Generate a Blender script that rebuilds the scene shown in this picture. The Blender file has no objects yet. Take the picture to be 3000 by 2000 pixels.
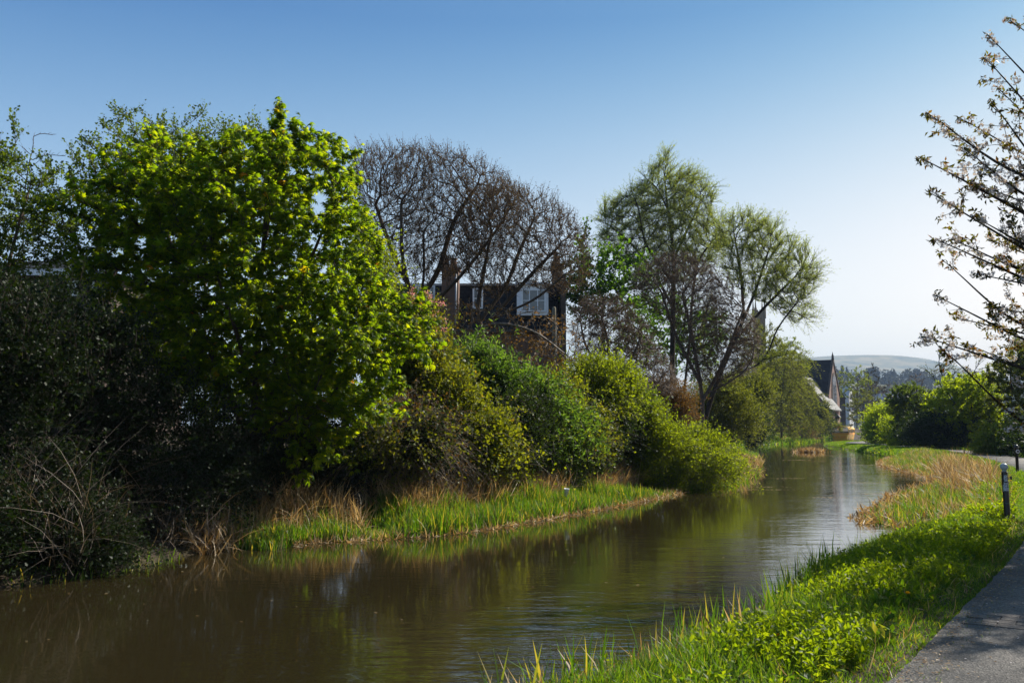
import bpy, math, random
import numpy as np
from mathutils import Vector
C = bpy.context.scene
COL = C.collection
R = math.radians

# ------------------------------------------------------------------ camera, sky, sun, exposure
EYE = 2.05
PITCH = R(5.46)
FPX = 2667.0                       # focal length in pixels of the 3000 px wide photograph
cam = bpy.data.cameras.new('camera'); cam.lens = 32.0; cam.sensor_width = 36.0
cam.clip_start = 0.1; cam.clip_end = 20000
co = bpy.data.objects.new('camera', cam); COL.objects.link(co)
co.location = (0, 0, EYE); co.rotation_euler = (R(90) + PITCH, 0, 0)
C.camera = co

SUN_AZ, SUN_EL = R(57), R(41)      # azimuth from +Y towards +X
w = bpy.data.worlds.new('World'); C.world = w; w.use_nodes = True
nt = w.node_tree
sky = nt.nodes.new('ShaderNodeTexSky'); sky.sky_type = 'NISHITA'; sky.sun_disc = False
sky.sun_elevation = SUN_EL; sky.sun_rotation = SUN_AZ
sky.altitude = 0; sky.air_density = 1.0; sky.dust_density = 1.0; sky.ozone_density = 2.0
bg = nt.nodes['Background']; bg.inputs[1].default_value = 0.05
# grade the sky by direction (deeper blue aloft, paler at the horizon)
wt = nt.nodes.new('ShaderNodeTexCoord'); ws = nt.nodes.new('ShaderNodeSeparateXYZ'); nt.links.new(wt.outputs['Generated'], ws.inputs[0])
def wmath(op, a, b=0.0, clamp=None):
    n = nt.nodes.new('ShaderNodeMath'); n.operation = op
    for i, v in enumerate((a, b)):
        if isinstance(v, (int, float)): n.inputs[i].default_value = v
        else: nt.links.new(v, n.inputs[i])
    return n.outputs[0]
wel = wmath('MINIMUM', wmath('MAXIMUM', ws.outputs[2], 0.02), 0.42); wx = wmath('MINIMUM', wmath('MAXIMUM', ws.outputs[0], -0.6), 0.6)
sep = nt.nodes.new('ShaderNodeSeparateColor'); cmb = nt.nodes.new('ShaderNodeCombineColor'); nt.links.new(sky.outputs[0], sep.inputs[0])
for ci, (a_, b_, c_, d_) in enumerate(((0.195, 7.550, -21.967, 0.098), (0.286, 4.143, -11.008, -0.141), (0.382, 1.116, -3.183, -0.364))):
    e_ = wmath('ADD', wmath('ADD', wmath('MULTIPLY', wmath('MULTIPLY', wel, wel), c_), wmath('MULTIPLY', wel, b_)), wmath('ADD', wmath('MULTIPLY', wx, d_), a_))
    nt.links.new(wmath('MULTIPLY', wmath('POWER', 2.718282, e_), sep.outputs[ci]), cmb.inputs[ci])
nt.links.new(cmb.outputs[0], bg.inputs[0])
sl = bpy.data.lights.new('sun', 'SUN'); sl.energy = 5.0; sl.angle = R(0.5); sl.color = (1, 0.94, 0.84)
so = bpy.data.objects.new('sun', sl); COL.objects.link(so)
sd = Vector((math.sin(SUN_AZ)*math.cos(SUN_EL), math.cos(SUN_AZ)*math.cos(SUN_EL), math.sin(SUN_EL)))
so.rotation_euler = sd.to_track_quat('Z', 'Y').to_euler(); so.location = (30, 20, 40)
C.view_settings.view_transform = 'Standard'; C.view_settings.look = 'None'
C.view_settings.exposure = 0.8; C.view_settings.gamma = 1
C.render.engine = 'CYCLES'
C.cycles.max_bounces = 8; C.cycles.diffuse_bounces = 3; C.cycles.glossy_bounces = 3
C.cycles.transmission_bounces = 4; C.cycles.volume_bounces = 0; C.cycles.transparent_max_bounces = 6
C.cycles.use_denoising = True
C.cycles.caustics_reflective = False; C.cycles.caustics_refractive = False

# ------------------------------------------------------------------ geometry helpers
def P(px, py, d):
    "photo pixel -> world point at depth d (metres forward)"
    xr = (px-1500)/FPX; yr = -(py-1000)/FPX
    X = xr; Y = math.cos(PITCH) - yr*math.sin(PITCH); Z = math.sin(PITCH) + yr*math.cos(PITCH)
    s = d/Y
    return np.array((X*s, d, EYE + Z*s))
def norm(v):
    return v/np.maximum(np.linalg.norm(v, axis=-1, keepdims=True), 1e-9)
def mesh(name, V, F, mat, parent=None, attr=None, smooth=False, link=True):
    "numpy verts + equal-sized faces -> one object"
    V = np.asarray(V, dtype=np.float32); F = np.asarray(F, dtype=np.int32)
    me = bpy.data.meshes.new(name)
    me.vertices.add(len(V)); me.vertices.foreach_set('co', V.ravel())
    k = F.shape[1]
    me.loops.add(F.size); me.loops.foreach_set('vertex_index', F.ravel())
    me.polygons.add(len(F)); me.polygons.foreach_set('loop_start', np.arange(0, F.size, k, dtype=np.int32))
    me.update(calc_edges=True)
    if attr is not None:
        a = me.attributes.new('rnd', 'FLOAT', 'POINT'); a.data.foreach_set('value', np.asarray(attr, dtype=np.float32))
    if smooth: me.polygons.foreach_set('use_smooth', np.ones(len(F), dtype=bool))
    if mat: me.materials.append(mat)
    o = bpy.data.objects.new(name, me); COL.objects.link(o)
    if parent is not None:
        o.parent = parent
        o.location = -np.array(parent.location)
    return o
def tag(o, label=None, cat=None, group=None, kind=None):
    if label: o['label'] = label
    if cat: o['category'] = cat
    if group: o['group'] = group
    if kind: o['kind'] = kind
    return o
def thing(name, label, cat, loc, group=None):
    o = bpy.data.objects.new(name, None); COL.objects.link(o); o.location = tuple(float(v) for v in loc)
    o.empty_display_size = 0.3
    return tag(o, label, cat, group)

class MB:
    "collects polygons of any size for hard-surface things"
    def __init__(s): s.v = []; s.f = []
    def add(s, vs, fs):
        b = len(s.v); s.v += [tuple(map(float, v)) for v in vs]; s.f += [tuple(i+b for i in f) for f in fs]; return s
    def box(s, c, size, rz=0.0):
        hx, hy, hz = size[0]/2, size[1]/2, size[2]/2; cs, sn = math.cos(rz), math.sin(rz); vs = []
        for z in (-hz, hz):
            for x, y in ((-hx, -hy), (hx, -hy), (hx, hy), (-hx, hy)):
                vs.append((c[0]+x*cs-y*sn, c[1]+x*sn+y*cs, c[2]+z))
        return s.add(vs, [(3,2,1,0),(4,5,6,7),(0,1,5,4),(1,2,6,5),(2,3,7,6),(3,0,4,7)])
    def lathe(s, c, prof, n=20, axis='z'):
        vs = []; fs = []
        for r, h in prof:
            for i in range(n):
                a = 2*math.pi*i/n; x, y = r*math.cos(a), r*math.sin(a)
                vs.append((c[0]+x, c[1]+y, c[2]+h) if axis == 'z' else (c[0]+x, c[1]+h, c[2]+y))
        for j in range(len(prof)-1):
            for i in range(n):
                q = (j*n+i, j*n+(i+1) % n, (j+1)*n+(i+1) % n, (j+1)*n+i)
                fs.append(q if axis == 'z' else q[::-1])
        fs.append(tuple(range(n))[::-1]); fs.append(tuple(range((len(prof)-1)*n, len(prof)*n)))
        return s.add(vs, fs)
    def build(s, name, mat, parent=None, smooth=False, bevel=0):
        me = bpy.data.meshes.new(name); me.from_pydata(s.v, [], s.f); me.update()
        if mat: me.materials.append(mat)
        if smooth:
            for p in me.polygons: p.use_smooth = True
        o = bpy.data.objects.new(name, me); COL.objects.link(o)
        if parent is not None: o.parent = parent
        if bevel:
            m = o.modifiers.new('bevel', 'BEVEL'); m.width = bevel; m.segments = 2; m.limit_method = 'ANGLE'
        return o

# ------------------------------------------------------------------ materials
def newmat(name):
    m = bpy.data.materials.new(name); m.use_nodes = True
    t = m.node_tree; b = t.nodes['Principled BSDF']; out = t.nodes['Material Output']
    return m, t, b, out
def N(t, typ, **kw):
    n = t.nodes.new(typ)
    for k, v in kw.items(): setattr(n, k, v)
    return n
def ramp(t, fac, stops):
    r = N(t, 'ShaderNodeValToRGB'); e = r.color_ramp.elements
    while len(e) < len(stops): e.new(0.5)
    for i, (p, c) in enumerate(stops): e[i].position = p; e[i].color = (*c, 1)
    t.links.new(fac, r.inputs[0]); return r.outputs[0]
def leafmat(name, stops, trans=0.45, tcol=None, rough=0.45, spec=0.4):
    "leaf: per-leaf colour variation, glossy skin, light shining through"
    tcol = tcol or (2.2, 2.0, .5); trans = min(trans*1.25, .7); tcol = (tcol[0]*1.35, tcol[1]*1.25, tcol[2]*.8); rough = max(rough, .42)+.06; spec *= .6
    m, t, b, out = newmat(name)
    a = N(t, 'ShaderNodeAttribute', attribute_name='rnd')
    col = ramp(t, a.outputs['Fac'], stops)
    t.links.new(col, b.inputs['Base Color'])
    b.inputs['Roughness'].default_value = rough; b.inputs['Specular IOR Level'].default_value = spec
    tr = N(t, 'ShaderNodeBsdfTranslucent')
    mm = N(t, 'ShaderNodeMix', data_type='RGBA', blend_type='MULTIPLY'); mm.inputs[0].default_value = 1
    t.links.new(col, mm.inputs[6]); mm.inputs[7].default_value = (*(tcol or (2.2, 2.0, 0.5)), 1)
    t.links.new(mm.outputs[2], tr.inputs[0])
    mx = N(t, 'ShaderNodeMixShader'); mx.inputs[0].default_value = trans
    t.links.new(b.outputs[0], mx.inputs[1]); t.links.new(tr.outputs[0], mx.inputs[2])
    t.links.new(mx.outputs[0], out.inputs['Surface']); return m
def noisemat(name, stops, scale=4, rough=0.8, bump=0.0, detail=6, spec=0.3, bscale=None, stretch=None):
    m, t, b, out = newmat(name)
    tc = N(t, 'ShaderNodeTexCoord'); mp = N(t, 'ShaderNodeMapping')
    if stretch: mp.inputs['Scale'].default_value = stretch
    t.links.new(tc.outputs['Object'], mp.inputs[0])
    n = N(t, 'ShaderNodeTexNoise'); n.inputs['Scale'].default_value = scale; n.inputs['Detail'].default_value = detail
    n.inputs['Roughness'].default_value = 0.65
    t.links.new(mp.outputs[0], n.inputs['Vector'])
    t.links.new(ramp(t, n.outputs['Fac'], stops), b.inputs['Base Color'])
    b.inputs['Roughness'].default_value = rough; b.inputs['Specular IOR Level'].default_value = spec
    if bump:
        n2 = N(t, 'ShaderNodeTexNoise'); n2.inputs['Scale'].default_value = bscale or scale*4; n2.inputs['Detail'].default_value = 5
        t.links.new(mp.outputs[0], n2.inputs['Vector'])
        bp = N(t, 'ShaderNodeBump'); bp.inputs['Strength'].default_value = bump; bp.inputs['Distance'].default_value = 0.05
        t.links.new(n2.outputs['Fac'], bp.inputs['Height']); t.links.new(bp.outputs[0], b.inputs['Normal'])
    return m
def plain(name, col, rough=0.5, metal=0.0, spec=0.5, var=0.12):
    c = np.array(col)
    m = noisemat(name, [(0.3, tuple(c*(1-var))), (0.7, tuple(np.minimum(c*(1+var), 1)))], 6, rough, 0, 4, spec)
    m.node_tree.nodes['Principled BSDF'].inputs['Metallic'].default_value = metal
    return m
def brickmat(name, c1, c2, mortar, scale=1.0, bw=0.5, bh=0.22, ms=0.012, rough=0.85, wav=0.3):
    m, t, b, out = newmat(name)
    tc = N(t, 'ShaderNodeTexCoord'); mp = N(t, 'ShaderNodeMapping')
    t.links.new(tc.outputs['Object'], mp.inputs[0])
    sx = N(t, 'ShaderNodeSeparateXYZ'); t.links.new(mp.outputs[0], sx.inputs[0])
    ad = N(t, 'ShaderNodeMath', operation='ADD'); t.links.new(sx.outputs[0], ad.inputs[0]); t.links.new(sx.outputs[1], ad.inputs[1])
    cb = N(t, 'ShaderNodeCombineXYZ'); t.links.new(ad.outputs[0], cb.inputs[0]); t.links.new(sx.outputs[2], cb.inputs[1])
    br = N(t, 'ShaderNodeTexBrick'); br.inputs['Scale'].default_value = scale
    br.inputs['Brick Width'].default_value = bw; br.inputs['Row Height'].default_value = bh
    br.inputs['Mortar Size'].default_value = ms; br.inputs['Bias'].default_value = 0
    br.inputs['Color1'].default_value = (*c1, 1); br.inputs['Color2'].default_value = (*c2, 1); br.inputs['Mortar'].default_value = (*mortar, 1)
    t.links.new(cb.outputs[0], br.inputs['Vector'])
    n = N(t, 'ShaderNodeTexNoise'); n.inputs['Scale'].default_value = 1.3; n.inputs['Detail'].default_value = 6
    t.links.new(tc.outputs['Object'], n.inputs['Vector'])
    mm = N(t, 'ShaderNodeMix', data_type='RGBA', blend_type='MULTIPLY'); mm.inputs[0].default_value = 1
    t.links.new(br.outputs['Color'], mm.inputs[6])
    t.links.new(ramp(t, n.outputs['Fac'], [(0.3, (1-wav,)*3), (0.7, (1+wav*0.4,)*3)]), mm.inputs[7])
    t.links.new(mm.outputs[2], b.inputs['Base Color']); b.inputs['Roughness'].default_value = rough
    bp = N(t, 'ShaderNodeBump'); bp.inputs['Strength'].default_value = 0.5; bp.inputs['Distance'].default_value = 0.02
    t.links.new(br.outputs['Color'], bp.inputs['Height']); t.links.new(bp.outputs[0], b.inputs['Normal'])
    return m

M = {}
M['chestnut'] = leafmat('chestnut_leaf', [(0, (.025, .055, .005)), (.5, (.05, .10, .007)), (.95, (.11, .155, .010)), (1, (.22, .08, .015))], .56, (4.1, 3.3, .5), .42, .3)
M['hawthorn'] = leafmat('hawthorn_leaf', [(0, (.03, .052, .008)), (1, (.08, .115, .018))], .40, (2.2, 2.2, .7), .4, .35)
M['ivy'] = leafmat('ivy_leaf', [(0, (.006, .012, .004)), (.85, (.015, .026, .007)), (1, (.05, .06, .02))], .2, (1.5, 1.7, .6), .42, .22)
M['glossgreen'] = leafmat('oleaster_leaf', [(0, (.035, .06, .015)), (.7, (.095, .14, .035)), (1, (.17, .18, .07))], .36, (1.7, 2.2, .8), .3, .5)
M['lime'] = leafmat('lime_leaf', [(0, (.05, .085, .008)), (1, (.15, .20, .018))], .42, (2.4, 2.2, .5), .45, .3)
M['hedge'] = leafmat('hedge_leaf', [(0, (.07, .115, .010)), (1, (.18, .24, .022))], .54, (2.6, 2.4, .5), .45, .3)
M['bramble'] = leafmat('bramble_leaf', [(0, (.055, .085, .010)), (.85, (.15, .19, .022)), (1, (.2, .14, .04))], .38, (2.2, 1.9, .5), .4, .4)
M['copper'] = leafmat('copper_leaf', [(0, (.05, .075, .010)), (.85, (.13, .17, .022)), (1, (.2, .10, .03))], .35, (2.0, 1.6, .5), .35, .5)
M['russet'] = leafmat('russet_leaf', [(0, (.07, .055, .02)), (1, (.16, .10, .04))], .3, (1.8, 1.4, .6), .5, .3)
M['willow'] = leafmat('willow_leaf', [(0, (.10, .14, .055)), (.6, (.16, .21, .085)), (1, (.23, .24, .09))], .4, (2.0, 2.0, .7), .5, .3)
M['olive'] = leafmat('olive_leaf', [(0, (.06, .08, .018)), (1, (.14, .155, .035))], .35, (1.9, 1.9, .7), .5, .3)
M['maple'] = leafmat('maple_leaf', [(0, (.025, .06, .008)), (1, (.06, .12, .012))], .45, (2.6, 2.6, .5), .5, .3)
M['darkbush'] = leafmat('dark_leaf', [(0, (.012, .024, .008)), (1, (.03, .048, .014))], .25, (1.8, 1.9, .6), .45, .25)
M['budbrown'] = leafmat('brown_bud', [(0, (.06, .04, .024)), (.7, (.13, .09, .05)), (1, (.20, .19, .06))], .2, (1.5, 1.2, .7), .6, .2)
M['reed'] = leafmat('reed_green', [(0, (.035, .085, .010)), (.65, (.08, .16, .018)), (.85, (.18, .19, .05)), (1, (.35, .27, .12))], .33, (2.0, 2.0, .5), .35, .45)
M['grass'] = leafmat('grass_green', [(0, (.04, .09, .010)), (.8, (.09, .16, .018)), (1, (.24, .22, .08))], .42, (2.0, 2.0, .5), .35, .45)
M['weed'] = leafmat('nettle_green', [(0, (.06, .12, .008)), (1, (.16, .22, .015))], .45, (2.2, 2.0, .5), .4, .4)
M['straw'] = leafmat('dry_straw', [(0, (.13, .08, .04)), (.5, (.30, .21, .11)), (1, (.58, .48, .33))], .25, (1.3, 1.1, .8), .45, .4)
M['greystraw'] = leafmat('grey_straw', [(0, (.05, .04, .03)), (1, (.24, .19, .15))], .15, (1.2, 1.1, .9), .5, .4)
M['petal'] = leafmat('white_petal', [(0, (.50, .44, .44)), (1, (.74, .69, .70))], .2, (1.1, 1.0, 1.0), .6, .2)
M['pink'] = leafmat('pink_petal', [(0, (.5, .2, .28)), (1, (.7, .42, .48))], .4, (1.2, 1.0, 1.0), .6, .2)
M['cherryleaf'] = leafmat('cherry_leaf', [(0, (.04, .05, .010)), (.6, (.08, .09, .015)), (1, (.12, .055, .02))], .4, (2.0, 1.7, .5), .4, .4)
M['farleaf'] = leafmat('far_wood_leaf', [(0, (.018, .024, .012)), (.7, (.045, .045, .022)), (1, (.09, .09, .03))], .15, (1.5, 1.4, .7), .8, .1)
M['yellow'] = leafmat('dandelion_petal', [(0, (.75, .42, .01)), (1, (.85, .55, .02))], .3, (1.1, 1, .5), .6, .2)
M['bark'] = noisemat('bark', [(.3, (.04, .027, .018)), (.7, (.11, .078, .055))], 9, .9, .5, stretch=(1, 1, .3))
M['barkdark'] = noisemat('dark_bark', [(.3, (.022, .016, .012)), (.7, (.06, .045, .034))], 9, .9, .4, stretch=(1, 1, .3))
M['twig'] = noisemat('twig_bark', [(.3, (.055, .038, .027)), (.7, (.14, .10, .075))], 12, .65, 0)
M['twigpale'] = noisemat('pale_twig', [(.3, (.09, .065, .045)), (.7, (.26, .20, .15))], 12, .6, 0)
M['soil'] = noisemat('bank_soil', [(.3, (.018, .013, .008)), (.55, (.045, .032, .018)), (.75, (.06, .065, .02))], 1.6, .95, .6, 8)

# ------------------------------------------------------------------ canal outline and terrain
LB = [(-14,-30),(-7.5,-6),(-6.9,4),(-6.7,9.5),(-6.6,11.8),(-5.8,12.9),(-5.1,15.1),(-4.3,17.2),(-2.2,18.3),(-1.4,19.2),(0,21.4),(1.9,24.7),(4.1,28.8),
      (5.6,31.2),(7.6,33.5),(9.6,38.5),(12,46),(15.2,58),(19,73),(23.5,93),(26,110),(33,118),(41,130),(47.5,146),(57,166),(66,181),(90,200),(160,235)]
RB = [(-16,-30),(-9.5,-8),(-5.6,0.6),(-3.6,3.4),(-1.6,5.5),(0,6.9),(1.6,8.6),(2.8,10.4),(3.9,12.2),(6.0,15.1),(7.6,17.0),(8.8,19.6),(9.9,23.0),
      (11.4,26.8),(13.8,31),(16.6,38),(20.9,51),(25.0,61),(28,70),(35.3,100),(37.2,109),(39.2,115.5),(43,122),(52,137),(64,155),(80,171),(165,215)]
RB[0] = (3, -30); RB[1] = (-1.5, -8); RB[2] = (-2.6, 0.0); RB[3] = (-1.9, 3.6); RB[4] = (-.6, 5.5); RB[5] = (.45, 6.8); RB[6] = (1.95, 8.5); RB[7] = (3.0, 10.2)
RB[11] = (9.5, 19.6); RB[12] = (11.0, 22.5); RB[13] = (13.1, 26.5); RB[14] = (15.7, 31.5); RB[15] = (18.2, 38); RB[16] = (22.0, 50); RB[17] = (26.2, 61)
LBa, RBa = np.array(LB, float), np.array(RB, float)
CAN = np.vstack([LBa, RBa[::-1]])
def seg_dist(p, line):
    best = np.full(len(p), 1e9)
    for a, b in zip(line[:-1], line[1:]):
        ab = b-a; t = np.clip(((p-a)@ab)/(ab@ab), 0, 1)
        d = np.hypot(*(p-(a+t[:, None]*ab)).T); best = np.minimum(best, d)
    return best
def inside(p, poly):
    x, y = p[:, 0], p[:, 1]; c = np.zeros(len(p), bool)
    for (x0, y0), (x1, y1) in zip(poly, np.roll(poly, -1, axis=0)):
        if y0 == y1: continue
        k = ((y0 > y) != (y1 > y)) & (x < (x1-x0)*(y-y0)/(y1-y0)+x0); c ^= k
    return c
PATH = np.array([(-4.8,-14),(.07,0.25),(3.67,5.65),(8.62,13.0),(13.5,21.6),(19.4,32.4),(23.8,42.5),(27.5,52),(31.2,63),(34,78),(37.2,92),(38.9,103),(43.5,113),(53,126),(70,144),(100,165)], float)
def smooth_line(L, n=6):
    "Catmull-Rom"
    L = np.asarray(L, float); out = []
    Q = np.vstack([2*L[0]-L[1], L, 2*L[-1]-L[-2]])
    for i in range(1, len(Q)-2):
        p0, p1, p2, p3 = Q[i-1:i+3]
        for k in range(n):
            t = k/n; out.append(.5*((2*p1)+(-p0+p2)*t+(2*p0-5*p1+4*p2-p3)*t*t+(-p0+3*p1-3*p2+p3)*t**3))
    out.append(L[-1]); return np.array(out)
PATHS = smooth_line(PATH)
_rg = np.random.default_rng(5); _w = [( _rg.uniform(.25, 1.6), _rg.uniform(0, 6.28), _rg.uniform(0, 6.28)) for _ in range(9)]
def lumps(x, y):
    z = 0
    for k, a, ph in _w: z = z + np.sin((x*math.cos(a)+y*math.sin(a))*k*1.3+ph)/ (1+k)
    return z/5
PZ = 0.45
def H(x, y):
    x = np.asarray(x, float); y = np.asarray(y, float); p = np.stack([x.ravel(), y.ravel()], 1)
    dl, dr = seg_dist(p, LBa), seg_dist(p, RBa); ins = inside(p, CAN)
    near = np.minimum(dl, dr)
    left = np.interp(dl, [0, .25, .8, 3, 8, 20, 60], [-.08, .08, .22, .65, 1.35, 1.9, 2.2]) + lumps(p[:, 0], p[:, 1])*np.clip(dl*.25, 0, .35)
    right = np.interp(dr, [0, .15, .5, 1.0, 1.6], [-.10, .12, .3, .38, .42]) + lumps(p[:, 0], p[:, 1])*.12*np.clip(dr, 0, 1)
    dp = seg_dist(p, PATHS); k = np.clip((dp-1.45)/.5, 0, 1)
    right = right*k + (PZ-.045)*(1-k)
    right = right + np.interp(np.clip(dp-5, 0, 60)*(dr > 4), [0, 60], [0, 1.0])
    z = np.where(dl < dr, left, right)
    z = np.where(ins, -.08-np.clip(near*.5, 0, .8), z)
    return z.reshape(x.shape)
def Hs(x, y): return float(H(np.array([x]), np.array([y]))[0])
def axis_steps(lo, hi, fine0, fine1, step, grow=1.18):
    a = list(np.arange(fine0, fine1, step)); s = step
    while a[-1] < hi: s *= grow; a.append(a[-1]+s)
    s = step
    while a[0] > lo: s *= grow; a.insert(0, a[0]-s)
    return np.array(a)
gx = axis_steps(-4200, 6000, -14, 34, .22); gy = axis_steps(-400, 5200, 2, 64, .25)
XX, YY = np.meshgrid(gx, gy, indexing='ij'); ZZ = H(XX, YY)
nx, ny = XX.shape; idx = np.arange(nx*ny).reshape(nx, ny)
GF = np.stack([idx[:-1, :-1], idx[1:, :-1], idx[1:, 1:], idx[:-1, 1:]], -1).reshape(-1, 4)
g = mesh('ground', np.stack([XX, YY, ZZ], -1).reshape(-1, 3), GF, M['soil'], smooth=True); tag(g, kind='structure')
# far fields keep the same sheet; grassy sheet colour comes from the noise of the soil material

# water
m, t, b, out = newmat('canal_water')
b.inputs['Base Color'].default_value = (.022, .017, .007, 1); b.inputs['Roughness'].default_value = .03
b.inputs['IOR'].default_value = 2.5; b.inputs['Specular IOR Level'].default_value = .5
tc = N(t, 'ShaderNodeTexCoord')
def wnoise(scale, detail, st, rot=0.0):
    mp = N(t, 'ShaderNodeMapping'); mp.inputs['Scale'].default_value = st; mp.inputs['Rotation'].default_value = (0, 0, rot)
    t.links.new(tc.outputs['Object'], mp.inputs[0])
    n = N(t, 'ShaderNodeTexNoise'); n.inputs['Scale'].default_value = scale; n.inputs['Detail'].default_value = detail
    n.inputs['Roughness'].default_value = .5; n.inputs['Distortion'].default_value = .4
    t.links.new(mp.outputs[0], n.inputs['Vector']); return n.outputs['Fac']
def M2(op, a, bb):
    n = N(t, 'ShaderNodeMath', operation=op)
    for i, v in enumerate((a, bb)):
        if isinstance(v, (int, float)): n.inputs[i].default_value = v
        else: t.links.new(v, n.inputs[i])
    return n.outputs[0]
big = wnoise(1.0, 2, (.9, 2.6, 1), R(-12)); sm = wnoise(3.2, 3, (.8, 2.8, 1), R(10)); fine = wnoise(14, 2, (.8, 2.0, 1), R(-4))
patch = N(t, 'ShaderNodeMapRange'); t.links.new(wnoise(.16, 2, (1, 1, 1)), patch.inputs[0])
patch.inputs[1].default_value = .35; patch.inputs[2].default_value = .65; patch.inputs[3].default_value = .35; patch.inputs[4].default_value = 1.15
hsum = M2('ADD', M2('MULTIPLY', big, .30), M2('ADD', M2('MULTIPLY', sm, .17), M2('MULTIPLY', fine, .018)))
xy = N(t, 'ShaderNodeSeparateXYZ'); t.links.new(tc.outputs['Object'], xy.inputs[0])
# breeze reaches the near right side of the canal, the rest lies calm
sgn = M2('ADD', M2('MULTIPLY', M2('ADD', xy.outputs[0], .3), .925), M2('MULTIPLY', M2('ADD', xy.outputs[1], -8.2), -.378))
sgn = M2('ADD', sgn, M2('MULTIPLY', M2('ADD', wnoise(.7, 3, (1, 1, 1)), -.5), 2.6))
br = N(t, 'ShaderNodeMapRange', interpolation_type='SMOOTHSTEP'); t.links.new(sgn, br.inputs[0]); br.inputs[1].default_value = -2.0; br.inputs[2].default_value = .5; br.inputs[3].default_value = .2; br.inputs[4].default_value = 1.35
far = N(t, 'ShaderNodeMapRange', interpolation_type='SMOOTHSTEP'); t.links.new(xy.outputs[1], far.inputs[0]); far.inputs[1].default_value = 8; far.inputs[2].default_value = 21; far.inputs[3].default_value = 1; far.inputs[4].default_value = .28
hsum = M2('MULTIPLY', M2('MULTIPLY', M2('MULTIPLY', hsum, patch.outputs[0]), br.outputs[0]), far.outputs[0])
b.inputs['Roughness'].default_value = .04
bp = N(t, 'ShaderNodeBump'); bp.inputs['Strength'].default_value = 1.0; bp.inputs['Distance'].default_value = .055
t.links.new(hsum, bp.inputs['Height']); t.links.new(bp.outputs[0], b.inputs['Normal'])
M['water'] = m
def offset_line(L, d):
    T = np.gradient(L, axis=0); T = T/np.linalg.norm(T, axis=1, keepdims=True); return L + np.stack([-T[:, 1], T[:, 0]], 1)*d
wl, wr = offset_line(LBa, 1.0), offset_line(RBa, -1.0)
mb = MB(); pts = [(x, y, 0) for x, y in wl] + [(x, y, 0) for x, y in wr[::-1]]
mb.add(pts, [tuple(range(len(pts)))[::-1]])
water = mb.build('canal_water', M['water']); tag(water, kind='structure')
if water.data.polygons[0].normal.z < 0: water.data.flip_normals()

# towpath: slab with a slightly ragged edge
def strip(line, half, z0, z1, name, mat, seed=0, jag=.05, dens=.35):
    d = np.r_[0, np.cumsum(np.linalg.norm(np.diff(line, axis=0), axis=1))]
    s = np.arange(0, d[-1], dens); L = np.stack([np.interp(s, d, line[:, 0]), np.interp(s, d, line[:, 1])], 1)
    rg = np.random.default_rng(seed); a = offset_line(L, half)+rg.normal(0, jag, L.shape); c = offset_line(L, -half)+rg.normal(0, jag, L.shape)
    n = len(L); V = np.vstack([np.c_[a, np.full(n, z0)], np.c_[a, np.full(n, z1)], np.c_[L, np.full(n, z1+.012)], np.c_[c, np.full(n, z1)], np.c_[c, np.full(n, z0)]])
    F = []
    for k in range(4):
        i = np.arange(n-1)+k*n; F.append(np.stack([i, i+1, i+1+n, i+n], 1))
    F = np.vstack(F)[:, ::-1]
    return mesh(name, V, F, mat)
m, t, b, out = newmat('path_tarmac')
tc = N(t, 'ShaderNodeTexCoord')
n1 = N(t, 'ShaderNodeTexNoise'); n1.inputs['Scale'].default_value = .9; n1.inputs['Detail'].default_value = 6; t.links.new(tc.outputs['Object'], n1.inputs['Vector'])
v1 = N(t, 'ShaderNodeTexVoronoi'); v1.inputs['Scale'].default_value = 75; t.links.new(tc.outputs['Object'], v1.inputs['Vector'])
mm = N(t, 'ShaderNodeMix', data_type='RGBA', blend_type='MULTIPLY'); mm.inputs[0].default_value = 1
t.links.new(ramp(t, n1.outputs['Fac'], [(.36, (.062, .055, .048)), (.5, (.12, .108, .092)), (.64, (.17, .15, .128))]), mm.inputs[6])
sp = N(t, 'ShaderNodeSeparateColor'); t.links.new(v1.outputs['Color'], sp.inputs[0])
t.links.new(ramp(t, sp.outputs[0], [(0, (.45,)*3), (.7, (1,)*3), (1, (1.7,)*3)]), mm.inputs[7])
t.links.new(mm.outputs[2], b.inputs['Base Color']); b.inputs['Roughness'].default_value = .85
bp = N(t, 'ShaderNodeBump'); bp.inputs['Strength'].default_value = .7; bp.inputs['Distance'].default_value = .006
t.links.new(v1.outputs['Distance'], bp.inputs['Height']); t.links.new(bp.outputs[0], b.inputs['Normal'])
M['tarmac'] = m
tp = strip(PATHS, 1.22, PZ-.14, PZ, 'towpath', M['tarmac'], jag=.006, dens=.12); tag(tp, kind='structure')
# brick setts laid across the path
sm_ = noisemat('sett_stone', [(.3, (.075, .062, .055)), (.7, (.15, .13, .11))], 9, .8, .5)
mb = MB(); c0 = np.array((4.82, 7.3)); dirp = norm(np.array((5.0, 7.4))); nrm_ = np.array((dirp[1], -dirp[0])); ang = math.atan2(nrm_[1], nrm_[0])
rg = random.Random(3)
for r_ in range(4):
    for k in range(-6, 7):
        c = c0 + dirp*(r_-1.5)*.15 + nrm_*(k+(r_ % 2)*.5)*.255
        if abs((c-c0)@nrm_) > 1.14: continue
        mb.box((c[0], c[1], PZ-.012+rg.uniform(-.003, .002)), (.249, .144, .05), ang+rg.uniform(-.02, .02))
setts = mb.build('paving_setts', sm_, bevel=.006); tag(setts, kind='structure')

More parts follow.
